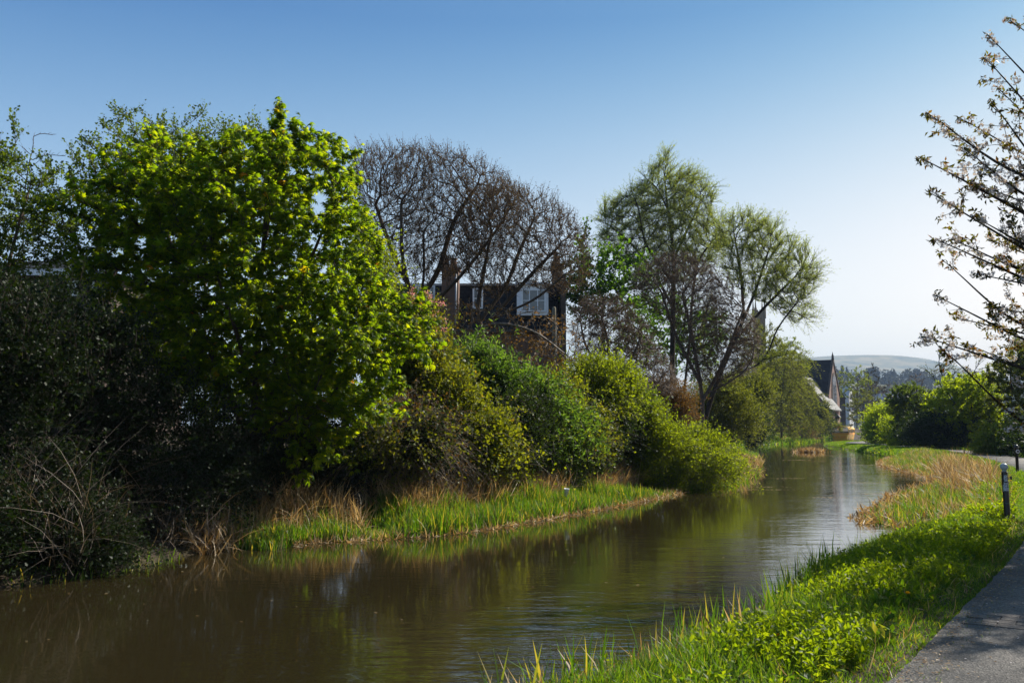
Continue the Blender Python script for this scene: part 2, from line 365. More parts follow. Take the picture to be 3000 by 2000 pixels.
# ------------------------------------------------------------------ plant engine
def tubes(A, B_, ra, rb, k=3):
    "one tapered prism per segment"
    d = norm(B_-A); ref = np.array((.31, .95, .05)); ref = ref/np.linalg.norm(ref)
    u = norm(np.cross(d, ref)); v = np.cross(d, u); n = len(A)
    an = np.arange(k)*2*math.pi/k; cs, sn = np.cos(an), np.sin(an)
    ring = cs[None, :, None]*u[:, None, :]+sn[None, :, None]*v[:, None, :]
    V = np.concatenate([A[:, None]+ring*ra[:, None, None], B_[:, None]+ring*rb[:, None, None]], 1).reshape(-1, 3)
    i = np.arange(k); f = np.stack([i, (i+1) % k, (i+1) % k+k, i+k], 1)
    F = (f[None]+(np.arange(n)*2*k)[:, None, None]).reshape(-1, 4)
    return V, F
def join(parts):
    V = []; F = []; b = 0
    for v, f in parts:
        if len(v) == 0: continue
        V.append(v); F.append(f+b); b += len(v)
    return np.vstack(V), np.vstack(F)
def tube_line(pts, r0, r1, k=6):
    "swept tube along a polyline"
    pts = np.asarray(pts, float); n = len(pts); T = norm(np.gradient(pts, axis=0)); ref = np.array((.31, .95, .05))
    u = norm(np.cross(T, ref)); v = np.cross(T, u); an = np.arange(k)*2*math.pi/k
    rr = np.linspace(r0, r1, n)[:, None, None]
    V = (pts[:, None]+rr*(np.cos(an)[None, :, None]*u[:, None]+np.sin(an)[None, :, None]*v[:, None])).reshape(-1, 3)
    i = np.arange(k); f = np.stack([i, (i+1) % k, (i+1) % k+k, i+k], 1)
    F = (f[None]+(np.arange(n-1)*k)[:, None, None]).reshape(-1, 4); return V, F
# leaf templates: x along the leaf, y across, z up
def T_oval(wd=.5, fold=.12, droop=.1):
    return (np.array([(0,0,0), (.45,-wd/2,fold-droop*.3), (1,0,-droop), (.45,wd/2,fold-droop*.3)]), np.array([(0,1,2), (0,2,3)]))
def T_blade(bend=.35, wd=.03, segs=3):
    V = []; 
    for i in range(segs+1):
        s = i/segs; x = s - bend*.25*s*s; z = -bend*s*s; ww = wd*(1-s**2.2)*.5
        if i < segs: V += [(x, -ww, z), (x, ww, z)]
        else: V += [(x, 0, z)]
    F = []
    for i in range(segs-1): F += [(2*i, 2*i+2, 2*i+3), (2*i, 2*i+3, 2*i+1)]
    F += [(2*segs-2, 2*segs, 2*segs-1)]
    return np.array(V), np.array(F)
def T_palm(n=5, droop=.75):
    "horse chestnut leaf: drooping leaflets fanned from one point"
    V = []; F = []; 
    for j in range(n):
        a = (j-(n-1)/2)*R(46 if n > 5 else 38); L = 1-.28*abs(j-(n-1)/2)/((n-1)/2)
        for (x, y, z) in ((0, 0, 0), (.42, -.15, -.30), (.46, 0, -.20), (.42, .15, -.30), (.70, 0, -.95)):
            x *= L; y *= L; z *= droop*L
            V.append((x*math.cos(a)-y*math.sin(a), x*math.sin(a)+y*math.cos(a), z))
        b = 5*j; F += [(b, b+1, b+2), (b, b+2, b+3), (b+1, b+4, b+2), (b+2, b+4, b+3)]
    return np.array(V), np.array(F)
def T_lobed():
    "small lobed leaf"
    V = [(0,0,0), (.25,-.28,.05), (.5,-.18,.03), (.6,-.42,.05), (1,0,-.1), (.6,.42,.05), (.5,.18,.03), (.25,.28,.05)]
    return np.array(V), np.array([(0,1,2), (0,2,6), (0,6,7), (2,3,4), (2,4,6), (6,4,5)])
def scatter(T, pos, ax, nr, sc, rnd, wide=None):
    tv, tf = T; x = norm(ax); y = norm(np.cross(nr, x)); z = np.cross(x, y)
    sc = np.broadcast_to(np.asarray(sc, float), (len(pos),)); ys = sc if wide is None else sc*wide
    V = pos[:, None] + tv[None, :, 0, None]*(x*sc[:, None])[:, None] + tv[None, :, 1, None]*(y*ys[:, None])[:, None] + tv[None, :, 2, None]*(z*sc[:, None])[:, None]
    k = len(tv); F = (tf[None]+(np.arange(len(pos))*k)[:, None, None]).reshape(-1, 3)
    return V.reshape(-1, 3), F, np.repeat(rnd, k)
def leaves_obj(name, chunks, mat, parent):
    V = np.vstack([c[0] for c in chunks]); b = 0; F = []
    for c in chunks: F.append(c[1]+b); b += len(c[0])
    return mesh(name, V, np.vstack(F), mat, parent, np.concatenate([c[2] for c in chunks]))
def rv(rng, n): return norm(rng.normal(size=(n, 3)))
def spray(rng, O, D, L, nleaf, size, T, droop=.2, spread=.8, up=.2, nup=.8, twig_r=.004, jit=.03):
    "twigs from O along D with leaves set along them -> (leaf chunk, twig tubes)"
    n = len(O); L = np.broadcast_to(np.asarray(L, float), (n,))
    def at(t): return O[:, None]+D[:, None]*(L[:, None]*t)[..., None]+np.array((0, 0, -1.))*(droop*L[:, None]*t*t)[..., None]
    t = np.clip((np.arange(nleaf)+.3)/nleaf+rng.uniform(-.5, .5, (n, nleaf))/nleaf+.08, .05, 1.04)
    Pp = at(t).reshape(-1, 3)+rng.normal(0, jit, (n*nleaf, 3)); m_ = n*nleaf
    ax = norm(np.repeat(D, nleaf, 0)*.5+rv(rng, m_)*spread+np.array((0, 0, up)))
    nr = norm(rv(rng, m_)+np.array((0, 0, nup)))
    lf = scatter(T, Pp, ax, nr, size*rng.uniform(.6, 1.25, m_), rng.random(m_)*.8+np.repeat(rng.random(n), nleaf)*.2)
    ts = np.array((0, .5, 1.)); Q = at(np.broadcast_to(ts, (n, 3)))
    r0 = np.full(n, twig_r)
    tw = join([tubes(Q[:, 0], Q[:, 1], r0, r0*.75), tubes(Q[:, 1], Q[:, 2], r0*.75, r0*.3)])
    return lf, tw
def vol(poly, d, n, rng, depth=1.0, shell=1.0, dmax=None, front=0.0, shrink=0.0):
    "points in a rounded body whose silhouette is poly (photo px) at depth d"
    W = np.array([P(x, y, d)[[0, 2]] for x, y in poly]); lo, hi = W.min(0), W.max(0)
    q = rng.uniform(lo, hi, (n*6, 2)); q = q[inside(q, W)]
    while len(q) < n:
        r_ = rng.uniform(lo, hi, (n*6, 2)); q = np.vstack([q, r_[inside(r_, W)]])
    cl = np.vstack([W, W[:1]]); e = seg_dist(q, cl)
    if shrink:
        sh = min(shrink, .4*e.max()); k_ = e > sh; q = q[k_]
        while len(q) < n:
            r_ = rng.uniform(lo, hi, (n*6, 2)); r_ = r_[inside(r_, W)]; r_ = r_[seg_dist(r_, cl) > sh]; q = np.vstack([q, r_])
    q = q[:n]; e = seg_dist(q, cl)
    Rm = max(e.max(), .05); lim = depth*np.sqrt(np.clip(e*(2*Rm-e), 0, None))
    if dmax: lim = np.minimum(lim, dmax)
    u = rng.random(n)**(1/shell); s = np.where(rng.random(n) < .5+front, -1, 1)
    return np.stack([q[:, 0], d+lim*u*s, q[:, 1]], 1)
def base_of(poly, d):
    W = np.array([P(x, y, d) for x, y in poly]); x = float(W[:, 0].mean()); return np.array((x, d, Hs(x, d)-.03))
def shrub(name, label, cat, poly, d, mat, seed, nclump=60, per=12, L=.45, nleaf=7, size=.06, T=None, droop=.25, sig=.22, depth=.8,
          twig='twig', group=None, outward=.7, up=.5, shell=2.5, spread=.8, base=None, stems=10, twig_r=.004, front=.1, extra=None, dmax=None, wisps=0):
    rng = np.random.default_rng(seed); T = T or T_oval(); per = int(per*2.2)
    bs = base_of(poly, d) if base is None else np.array(base)
    if 18.5 < d < 30 and dmax is None: dmax = 1.15
    Cc = vol(poly, d, nclump, rng, depth, shell, dmax, front, shrink=L*.5+sig*.6)
    zc = np.maximum(H(Cc[:, 0], Cc[:, 1]), 0)+(.5 if 18.5 < d < 30 else .12); Cc[:, 2] = np.maximum(Cc[:, 2], zc)
    if 18.5 < d < 30:
        yb_ = lambda xx: np.interp(xx, LBa[6:15, 0], LBa[6:15, 1])
        Cc[:, 1] = np.maximum(Cc[:, 1], yb_(Cc[:, 0])+np.where(Cc[:, 2] < 1.5, 2.1, 1.1))
        if base is None: bs[1] = max(bs[1], yb_(bs[0])+2.6); bs[2] = Hs(bs[0], bs[1])-.03
    ctr = Cc.mean(0); O = np.repeat(Cc, per, 0)+rng.normal(0, sig, (nclump*per, 3))
    ext = (Cc.max(0)-Cc.min(0)).max(); kf = 2*math.pi/max(.28*ext, .7); ph = rng.uniform(0, 6.28, (3, 3)); g3 = 0
    for q in range(3):
        a3 = rv(rng, 1)[0]*kf*(1+.7*q); g3 = g3+np.sin(O@a3+ph[q, 0])*np.sin(O@np.roll(a3, 1)+ph[q, 1])
    keep = rng.random(len(O)) < 1/(1+np.exp(-(g3+.75)*3.2)); O = O[keep]; g3 = g3[keep]
    O = O+(O-ctr)*(.11*g3)[:, None]
    if 18.5 < d < 30:      # keep the foot of the bank clear for the dry grass
        O[:, 1] = np.maximum(O[:, 1], np.interp(O[:, 0], LBa[6:15, 0], LBa[6:15, 1])+np.where(O[:, 2] < 1.2, 1.5, .7)+rng.uniform(0, .3, len(O)))
    D = norm(norm(O-ctr)*outward+rv(rng, len(O))*.6+np.array((0, 0, up)))
    Ls = L*rng.uniform(.4, 1.0, len(O))*(1+(rng.random(len(O)) < .08)*rng.uniform(.5, 1.6, len(O)))
    O[:, 2] = np.maximum(O[:, 2], .05)
    lf, tw = spray(rng, O, D, Ls, nleaf, size, T, droop, spread, twig_r=twig_r)
    ch = [lf]; tws = [tw]
    if wisps:
        k = rng.integers(0, nclump, wisps); k = k[np.argsort(-Cc[k, 2])][:max(1, wisps)]
        O2 = Cc[k]; D2 = norm(norm(O2-ctr)*.8+rv(rng, len(k))*.4+np.array((0, 0, 1.0)))
        a, b_ = spray(rng, O2, D2, L*rng.uniform(1.6, 3.0, len(k)), nleaf*2, size*.8, T, droop*.3, spread, twig_r=twig_r*1.4); ch.append(a); tws.append(b_)
    root = thing(name, label, cat, bs, group)
    leaves_obj('foliage', ch, M[mat], root)
    for q in range(stems):
        c = Cc[rng.integers(nclump)]; b0 = bs+np.array((rng.normal(0, .15), rng.normal(0, .1), 0)); mid = (b0+c)/2+rng.normal(0, .12, 3)+np.array((0, 0, .1))
        tws.append(tube_line(smooth_line(np.array([b0, mid, c]), 3), .016, .006, 4))
    V, F = join(tws); mesh('stem', V, F, M[twig], root, smooth=True)
    if extra: extra(root, Cc, O, D, rng)
    return root
def colonize(seeds, att, step, kill, infl, bias=(0, 0, .1), maxit=160, rng=None, jit=.12, maxch=3):
    pos = []; par = []
    for line in seeds:
        prev = -1; start = 0
        if pos:
            A = np.array(pos); dd = np.linalg.norm(A-np.asarray(line[0]), axis=1); prev = int(dd.argmin()); start = 1
        s = smooth_line(np.asarray(line, float), 5)
        for j, p in enumerate(s):
            if j == 0 and prev >= 0: continue
            if pos and np.linalg.norm(p-pos[prev]) < step*.35 and j < len(s)-1: continue
            pos.append(p); par.append(prev); prev = len(pos)-1
    nch = [0]*len(pos)
    for q in par:
        if q >= 0: nch[q] += 1
    X = np.array(pos); A = att.copy(); nd = np.full(len(A), 1e9); ni = np.zeros(len(A), int)
    def upd(start, newX):
        for s in range(0, len(newX), 64):
            B_ = newX[s:s+64]; D = np.linalg.norm(A[:, None]-B_[None], axis=2); j = D.argmin(1); dm = D[np.arange(len(A)), j]
            k = dm < nd; nd[k] = dm[k]; ni[k] = start+s+j[k]
    upd(0, X)
    for it in range(maxit):
        keep = nd > kill; A, nd, ni = A[keep], nd[keep], ni[keep]
        if len(A) == 0: break
        k = nd < infl
        if not k.any():
            infl *= 1.5
            if infl > 8: break
            continue
        v = norm(A[k]-X[ni[k]]); S = np.zeros_like(X); np.add.at(S, ni[k], v)
        act = np.unique(ni[k]); act = [a for a in act if nch[a] < maxch]
        if not act: break
        D = norm(norm(S[act])+np.array(bias)+rng.normal(0, jit, (len(act), 3)))
        NX = X[act]+D*step; st = len(X)
        for a in act: par.append(int(a)); nch[a] += 1; nch.append(0)
        X = np.vstack([X, NX]); upd(st, NX)
    return X, np.array(par), np.array(nch)
def tree_mesh(X, par, rt=.006, ex=2.3, rmin=None, thick=None):
    n = len(X); r = np.zeros(n); acc = np.zeros(n); main = np.full(n, -1); best = np.zeros(n)
    for i in range(n-1, -1, -1):
        r[i] = max(acc[i]**(1/ex) if acc[i] > 0 else 0, rt)
        if thick: r[i] = min(r[i], thick)
        p = par[i]
        if p >= 0:
            acc[p] += r[i]**ex
            if r[i] > best[p]: best[p] = r[i]; main[p] = i
    e = np.array([i for i in range(n) if par[i] >= 0]); p = par[e]
    ed = np.zeros((n, 3)); ed[e] = norm(X[e]-X[p])
    nd = ed.copy(); has = main >= 0; nd[has] = norm(ed[has]+ed[main[has]])
    parts = []
    for lo, hi, k in ((0, .02, 3), (.02, .06, 5), (.06, 9, 9)):
        s = (r[e] >= lo) & (r[e] < hi)
        if not s.any(): continue
        ee, pp = e[s], p[s]; A, B_ = X[pp], X[ee]
        ism = main[pp] == ee; ra = np.where(ism, r[pp], np.minimum(r[pp], r[ee]*1.15)); rb = r[ee]
        da = np.where(ism[:, None], nd[pp], ed[ee]); db = nd[ee]; ref = norm(np.array((.31, .95, .05)))
        an = np.arange(k)*2*math.pi/k
        def ring(c, d, rr):
            u = norm(np.cross(d, ref)); v = np.cross(d, u)
            return c[:, None]+rr[:, None, None]*(np.cos(an)[None, :, None]*u[:, None]+np.sin(an)[None, :, None]*v[:, None])
        V = np.concatenate([ring(A, da, ra), ring(B_, db, rb)], 1).reshape(-1, 3)
        i = np.arange(k); f = np.stack([i, (i+1) % k, (i+1) % k+k, i+k], 1)
        parts.append((V, (f[None]+(np.arange(len(ee))*2*k)[:, None, None]).reshape(-1, 4)))
    return join(parts), r, ed
def tree(name, label, cat, poly, d, seeds, mat, seed, natt=2500, step=.25, kill=.4, infl=2.5, depth=.8, bias=(0, 0, .12), rt=.006, ex=2.3,
         twigs=3, tL=.4, nleaf=4, size=.06, T=None, tup=.5, droop=.1, barkm='bark', twigm=None, group=None, spread=.8, twig_r=.004, tipr=.016, shell=1.3,
         jit=.12, tout=1.0, nup=.8, extra_att=None, crown='crown', thick=None, dmax=None, clumps=0, csig=.5):
    rng = np.random.default_rng(seed); T = T or T_oval()
    shr = tL*.7+csig*.4*(clumps > 0)
    if clumps:
        cc = vol(poly, d, clumps, rng, depth, shell, dmax, shrink=shr); att = np.repeat(cc, natt//clumps, 0)+rng.normal(0, csig, (natt//clumps*clumps, 3))
    else: att = vol(poly, d, natt, rng, depth, shell, dmax, shrink=shr*.8)
    if extra_att is not None: att = np.vstack([att]+[np.array(a_)+rng.normal(0, .12, (14, 3)) for a_ in extra_att])
    X, par, nch = colonize(seeds, att, step, kill, infl, bias, rng=rng, jit=jit)
    (V, F), r, ed = tree_mesh(X, par, rt, ex, thick=thick)
    b0 = np.array(seeds[0][0]); b0 = b0.copy(); root = thing(name, label, cat, b0, group)
    tips = np.where((r < tipr) & (par >= 0))[0]
    k = np.repeat(tips, twigs); O = X[k]
    D = norm(ed[k]*tout+rv(rng, len(k))*.55+np.array((0, 0, tup)))
    lf, tw = spray(rng, O, D, tL*rng.uniform(.5, 1.3, len(k)), nleaf, size, T, droop, spread, twig_r=twig_r, nup=nup)
    V, F = join([(V, F), tw]) if twigm is None else (V, F)
    mesh('trunk', V, F, M[barkm], root, smooth=True)
    if twigm: mesh('twig', tw[0], tw[1], M[twigm], root)
    if crown: leaves_obj(crown, [lf], M[mat], root)
    return root
def px(*pts): return [P(*p) for p in pts]

# ------------------------------------------------------------------ hills and haze
m = noisemat('moor', [(.38, (.06, .08, .05)), (.5, (.15, .15, .08)), (.62, (.26, .22, .12))], .009, .95)
def hill(name, prof, d, depth, mat, seed, n=120, rough=3):
    "ridge whose skyline passes through prof (photo px) at depth d"
    xs = np.array([P(x, y, d)[0] for x, y in prof]); zs = np.array([P(x, y, d)[2] for x, y in prof])
    gx_ = np.linspace(xs[0], xs[-1], n); top = np.interp(gx_, xs, zs); v = np.linspace(-1, 1, 28); rg = np.random.default_rng(seed)
    top = np.convolve(np.pad(top, 3, 'edge'), np.ones(7)/7, 'valid')
    V = np.zeros((n, 28, 3)); 
    for j, s in enumerate(v):
        V[:, j, 0] = gx_; V[:, j, 1] = d+s*depth
        h_ = (math.cos(s*math.pi)*.5+.5)**.8
        V[:, j, 2] = top*h_+rough*np.sin(gx_/depth*9+s*5)*np.sin(s*7+gx_/depth*4)*h_*(1-h_)*2-2*(1-h_)
    i = np.arange(n*28).reshape(n, 28); F = np.stack([i[:-1, :-1], i[1:, :-1], i[1:, 1:], i[:-1, 1:]], -1).reshape(-1, 4)
    o = mesh(name, V.reshape(-1, 3), F, mat, smooth=True); tag(o, kind='structure'); return o
hill('hill', [(1500,1230),(1900,1160),(2150,1085),(2300,1054),(2370,1047),(2460,1042),(2560,1042),(2640,1046),(2690,1058),(2740,1077),(2800,1096),(2900,1104),(3050,1098),(3300,1110),(3800,1200)], 3600, 1100, m, 1, rough=26)
m2 = noisemat('field', [(.35, (.06, .075, .03)), (.65, (.12, .12, .05))], .02, .95)
hill('wooded_hill', [(1900,1225),(2200,1170),(2400,1120),(2440,1112),(2480,1118),(2540,1128),(2600,1125),(2660,1120),(2720,1130),(2800,1138),(3000,1150),(3400,1225)], 1150, 380, m2, 2)
# haze: one closed even volume round everything
mb = MB(); mb.box((900, 2350, 197), (10800, 5900, 416))
hm = bpy.data.materials.new('haze_air'); hm.use_nodes = True; ht = hm.node_tree
for n_ in list(ht.nodes):
    if n_.type != 'OUTPUT_MATERIAL': ht.nodes.remove(n_)
pv = ht.nodes.new('ShaderNodeVolumePrincipled'); pv.inputs['Color'].default_value = (.50, .68, 1, 1); pv.inputs['Density'].default_value = .00015
pv.inputs['Anisotropy'].default_value = .1
ht.links.new(pv.outputs[0], [n_ for n_ in ht.nodes if n_.type == 'OUTPUT_MATERIAL'][0].inputs['Volume'])
hz = mb.build('haze', hm); tag(hz, kind='stuff')

# far wood on the wooded hill: reads as one hazy mass
rng = np.random.default_rng(11)
ch = []; 
sky_line = [(2395,1092),(2420,1085),(2436,1064),(2450,1080),(2470,1068),(2485,1078),(2500,1086),(2530,1098),(2545,1076),(2560,1074),(2585,1090),(2605,1078),(2625,1080),(2645,1088),(2660,1078),(2680,1078),(2700,1082),(2720,1086),(2760,1094),(2800,1098),(2900,1105),(3050,1110),(3300,1150)]
sx_ = np.array([a for a, _ in sky_line]); sy_ = np.array([b for _, b in sky_line])
for k in range(330):
    dd = rng.uniform(760, 1150); x_ = rng.uniform(2380, 3200); f_ = (dd-760)/390
    ytop = np.interp(x_, sx_, sy_)*f_ + (1165)*(1-f_) + rng.uniform(0, 8)
    if k < 60: dd = 1150; ytop = np.interp(x_, sx_, sy_)+rng.uniform(-2, 5)
    tp_ = P(x_, ytop, dd); hgt = rng.uniform(13, 22); rad = rng.uniform(4.5, 8)
    con = rng.random() < .25; q = rv(rng, 150)*(rng.random((150, 1))**.4)
    pz_ = q*np.array((rad*(.55 if con else 1), rad*(.55 if con else 1), hgt*.55)); 
    if con: pz_[:, :2] *= np.clip(.5-q[:, 2:3]*.6, .1, 1)
    pos_ = tp_-np.array((0, 0, hgt*.55))+pz_
    tone = rng.random()**2
    ch.append(scatter(T_oval(.9, .2, .2), pos_, rv(rng, 150), rv(rng, 150), rng.uniform(1.6, 3.2, 150), np.clip(tone+rng.normal(0, .12, 150), 0, 1)))
o = leaves_obj('far_wood', ch, M['farleaf'], None); tag(o, kind='stuff')

# ------------------------------------------------------------------ buildings
slate = brickmat('roof_slate', (.018, .020, .024), (.034, .036, .040), (.010, .010, .012), 1, .35, .22, .012, .9, .3)
slate.node_tree.nodes['Principled BSDF'].inputs['Specular IOR Level'].default_value = .12
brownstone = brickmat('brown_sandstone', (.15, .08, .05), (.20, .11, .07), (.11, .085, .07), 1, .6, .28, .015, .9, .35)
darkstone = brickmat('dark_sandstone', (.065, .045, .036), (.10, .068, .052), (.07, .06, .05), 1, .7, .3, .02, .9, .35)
redstone = brickmat('red_sandstone', (.24, .13, .10), (.32, .19, .14), (.16, .12, .10), 1, .7, .32, .02, .9, .3)
greyroof = noisemat('grey_slates', [(.3, (.08, .077, .073)), (.7, (.15, .143, .135))], 3, .55, .3)
whitep = plain('white_paint', (.78, .80, .84), .5); glass = plain('window_glass', (.05, .07, .09), .06, 0, .8)
terracotta = plain('terracotta', (.20, .11, .07), .8)

def gabled(root, c, wid, ln, eave, ridge, rz, wallm, roofm, over=.25, thick=.18, names=('wall', 'roof')):
    "gabled block; ridge along local y of length ln, gables at both ends, wid across"
    cs, sn = math.cos(rz), math.sin(rz)
    def W(x, y, z): return (c[0]+x*cs-y*sn, c[1]+x*sn+y*cs, c[2]+z)
    a, l = wid/2, ln/2; mb = MB()
    vs = [W(-a,-l,-.5), W(a,-l,-.5), W(a,l,-.5), W(-a,l,-.5), W(-a,-l,eave), W(a,-l,eave), W(a,l,eave), W(-a,l,eave), W(0,-l,ridge), W(0,l,ridge)]
    mb.add(vs, [(3,2,1,0), (0,1,5,8,4), (2,3,7,9,6), (1,2,6,5), (3,0,4,7), (4,8,9,7), (5,6,9,8)]); wo = mb.build(names[0], wallm, root)
    mb = MB(); sl_ = (ridge-eave)/a
    for s in (-1, 1):
        x1 = s*(a+over); z1 = ridge-sl_*(a+over); L = l-.02
        vs = [W(0,-L,ridge+.02), W(0,L,ridge+.02), W(x1,L,z1+.02), W(x1,-L,z1+.02), W(0,-L,ridge+.02+thick), W(0,L,ridge+.02+thick), W(x1,L,z1+.02+thick), W(x1,-L,z1+.02+thick)]
        f = [(3,2,1,0), (4,5,6,7), (0,1,5,4), (1,2,6,5), (2,3,7,6), (3,0,4,7)]
        mb.add(vs, f if s > 0 else [q[::-1] for q in f])
    ro = mb.build(names[1], roofm, root); return wo, ro, W

def window(root, c, wid, hgt, rz, bars=2, name='window', frame=.09, glassm=None):
    "frame with glazing bars, pane as sub-part; c in the coordinates of root"
    cs, sn = math.cos(rz), math.sin(rz); mb = MB()
    def B(x, z, sx, sz, dy=0, sy=.12): mb.box((c[0]+x*cs-dy*-sn*-1, c[1]+x*sn+dy*-cs, c[2]+z), (sx, sy, sz), rz)
    B(-wid/2+frame/2, 0, frame, hgt); B(wid/2-frame/2, 0, frame, hgt); B(0, hgt/2-frame/2, wid-2*frame, frame-.004); B(0, -hgt/2+frame/2, wid-2*frame, frame-.004)
    for k in range(1, bars): B(-wid/2+wid*k/bars, 0, frame*.6, hgt-2*frame, 0, .10)
    B(0, 0, wid-2*frame-.01, frame*.5, 0, .08)
    f = mb.build(name, whitep, root)
    mb = MB(); mb.box(c, (wid-frame*1.6, .03, hgt-frame*1.6), rz); mb.build('pane', glassm or glass, f); return f

# house behind the bare trees, depth about 50 m, seen square on
def build_house():
    d = 50.0; o = P(1400, 1000, d); gz = Hs(float(P(1400, 1000, d)[0]), d)
    root = thing('stone_house', 'brown stone house with dark slate mansard and white dormer behind the bare leaning trees', 'house', (o[0], d, gz-.1))
    bx, bz = o[0], gz-.1
    def q(x, y, dd=d):
        p = P(x, y, dd); return p[0]-bx, p[2]-bz
    xl, ze = q(1150, 968); xr, _ = q(1655, 968); _, zt = q(1400, 831)
    mb = MB(); mb.box(((xl+xr)/2, 4, ze/2-.2), (xr-xl, 8, ze+.4)); mb.build('wall', brownstone, root)
    mb = MB()   # steep slate face with flat lead top
    mb.add([(xl-.2,-.25,ze), (xr-.35,-.25,ze), (xr-.35,8.2,ze), (xl-.2,8.2,ze), (xl-.2,.75,zt), (xr-.35,.75,zt), (xr-.35,7.2,zt), (xl-.2,7.2,zt)],
           [(0,1,5,4), (1,2,6,5), (2,3,7,6), (3,0,4,7), (4,5,6,7), (3,2,1,0)])
    rf = mb.build('roof', slate, root)
    mb = MB(); mb.box(((xl+xr)/2-.2, .72, zt+.06), (xr-xl-.1, .16, .12)); mb.build('fascia', plain('lead', (.25, .28, .30), .5), root)
    mb = MB(); mb.box(((xl+xr)/2, -.32, ze-.04), (xr-xl+.1, .18, .16)); mb.build('gutter', plain('black_iron', (.02, .02, .02), .4), root)
    # gable wall standing proud on the right with stepped chimney
    x0, _ = q(1638, 0); x1, z1 = q(1656, 812)
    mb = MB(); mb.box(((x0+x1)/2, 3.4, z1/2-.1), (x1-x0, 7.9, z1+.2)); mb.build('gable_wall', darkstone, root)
    cx0, z2 = q(1622, 762); cx1, z3 = q(1652, 768)
    mb = MB(); mb.box(((cx0+cx1)/2, 2.0, (z1-3+z3)/2), (cx1-cx0, 1.7, z3-z1+3)); mb.box(((cx0+cx1)/2, 2.0, z3+.05), (cx1-cx0+.16, 1.86, .16))
    chm = mb.build('chimney', darkstone, root)
    for k, (pxx, pw) in enumerate(((1628, .30), (1637, .34))):
        xx, zz = q(pxx, 728+k*4); mb = MB(); mb.lathe((xx+.05, 1.6+k*.7, z3+.1), [(pw*.5, 0), (pw*.42, .15), (pw*.38, zz-z3-.2), (pw*.5, zz-z3-.1), (pw*.5, zz-z3)], 12); mb.build('chimney_pot', terracotta, chm, True)
    # left chimney stack with two pots
    lx0, zl = q(1298, 797); lx1, _ = q(1346, 797); _, zb = q(0, 960)
    mb = MB(); mb.box(((lx0+lx1)/2, -.35, (zl+zb)/2), (lx1-lx0, 1.2, zl-zb)); mb.box(((lx0+lx1)/2, -.35, zl+.06), (lx1-lx0+.16, 1.36, .14))
    chm = mb.build('chimney', brownstone, root)
    for a, b_ in ((1308, 762), (1330, 760)):
        xx, zz = q(a, b_); mb = MB(); mb.lathe((xx, -.35, zl+.1), [(.24, 0), (.2, .12), (.17, zz-zl-.25), (.22, zz-zl-.15), (.2, zz-zl-.1)], 12); mb.build('chimney_pot', terracotta, chm, True)
    # white dormer
    dx0, dz1 = q(1514, 836); dx1, dz0 = q(1606, 926)
    mb = MB(); mb.box(((dx0+dx1)/2, .2, (dz0+dz1)/2), (dx1-dx0, 1.2, dz1-dz0)); mb.box(((dx0+dx1)/2, .1, dz1+.03), (dx1-dx0+.2, 1.5, .1)); mb.build('dormer', whitep, root)
    window(root, ((dx0+dx1)/2+.05, -.44, (dz0+dz1)/2-.05), (dx1-dx0)*.78, (dz1-dz0)*.74, 0, 3, glassm=plain('bright_glass', (.10, .13, .16), .08, 0, .8))
    for (a, b_, wpx, hpx) in ((1400, 875, 30, 60), (1262, 862, 26, 50), (1226, 858, 20, 46)):
        xx, zz = q(a, b_); window(root, (xx, -.1, zz), wpx/53, hpx/53, 0, 2)
    for (a, b_, wpx, hpx) in ((1395, 1008, 30, 60), (1385, 1040, 20, 60)):
        xx, zz = q(a, b_); window(root, (xx, -.06 if hpx > 0 and a == 1395 else -.05, zz), wpx/53, hpx/53, 0, 2) if a == 1395 else None
    mb = MB(); xx, _ = q(1344, 0); mb.lathe((xx, -1.05, zb), [(.05, 0), (.05, zl-zb-.3)], 8); mb.build('drainpipe', plain('grey_pipe', (.3, .3, .32), .4), root, True)
build_house()

# dark house behind the left thicket
def build_left_house():
    d = 31.0; o = P(120, 900, d); gz = Hs(float(o[0]), d); bx, bz = o[0], gz-.1
    root = thing('hipped_house', 'dark house with low hipped roof and white fascia behind the shaded left thicket', 'house', (bx, d, bz))
    def q(x, y): p = P(x, y, d); return p[0]-bx, p[2]-bz
    xl, ze = q(-260, 792); xr, _ = q(300, 792); xm0, zt = q(60, 752); xm1, _ = q(120, 752)
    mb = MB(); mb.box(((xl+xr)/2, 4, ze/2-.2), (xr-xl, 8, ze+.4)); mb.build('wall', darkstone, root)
    mb = MB(); mb.add([(xl-.3,-.3,ze), (xr+.3,-.3,ze), (xr+.3,8.3,ze), (xl-.3,8.3,ze), (xl+2.2,4,zt+.6), (xr-2.6,4,zt+.6)], [(0,1,5,4), (1,2,5), (2,3,4,5), (3,0,4), (3,2,1,0)]); mb.build('roof', slate, root)
    mb = MB(); mb.box(((xl+xr)/2, -.34, ze-.12), (xr-xl+.5, .08, .22)); mb.build('fascia', whitep, root)
    for a, b_, w_, h_ in ((52, 985, 26, 66), (215, 845, 30, 46), (290, 850, 36, 46), (-60, 860, 40, 60)):
        xx, zz = q(a, b_); window(root, (xx, -.05, zz), w_/86, h_/86, 0, 2, glassm=plain('pale_curtain_glass', (.25, .32, .40), .1))
build_left_house()

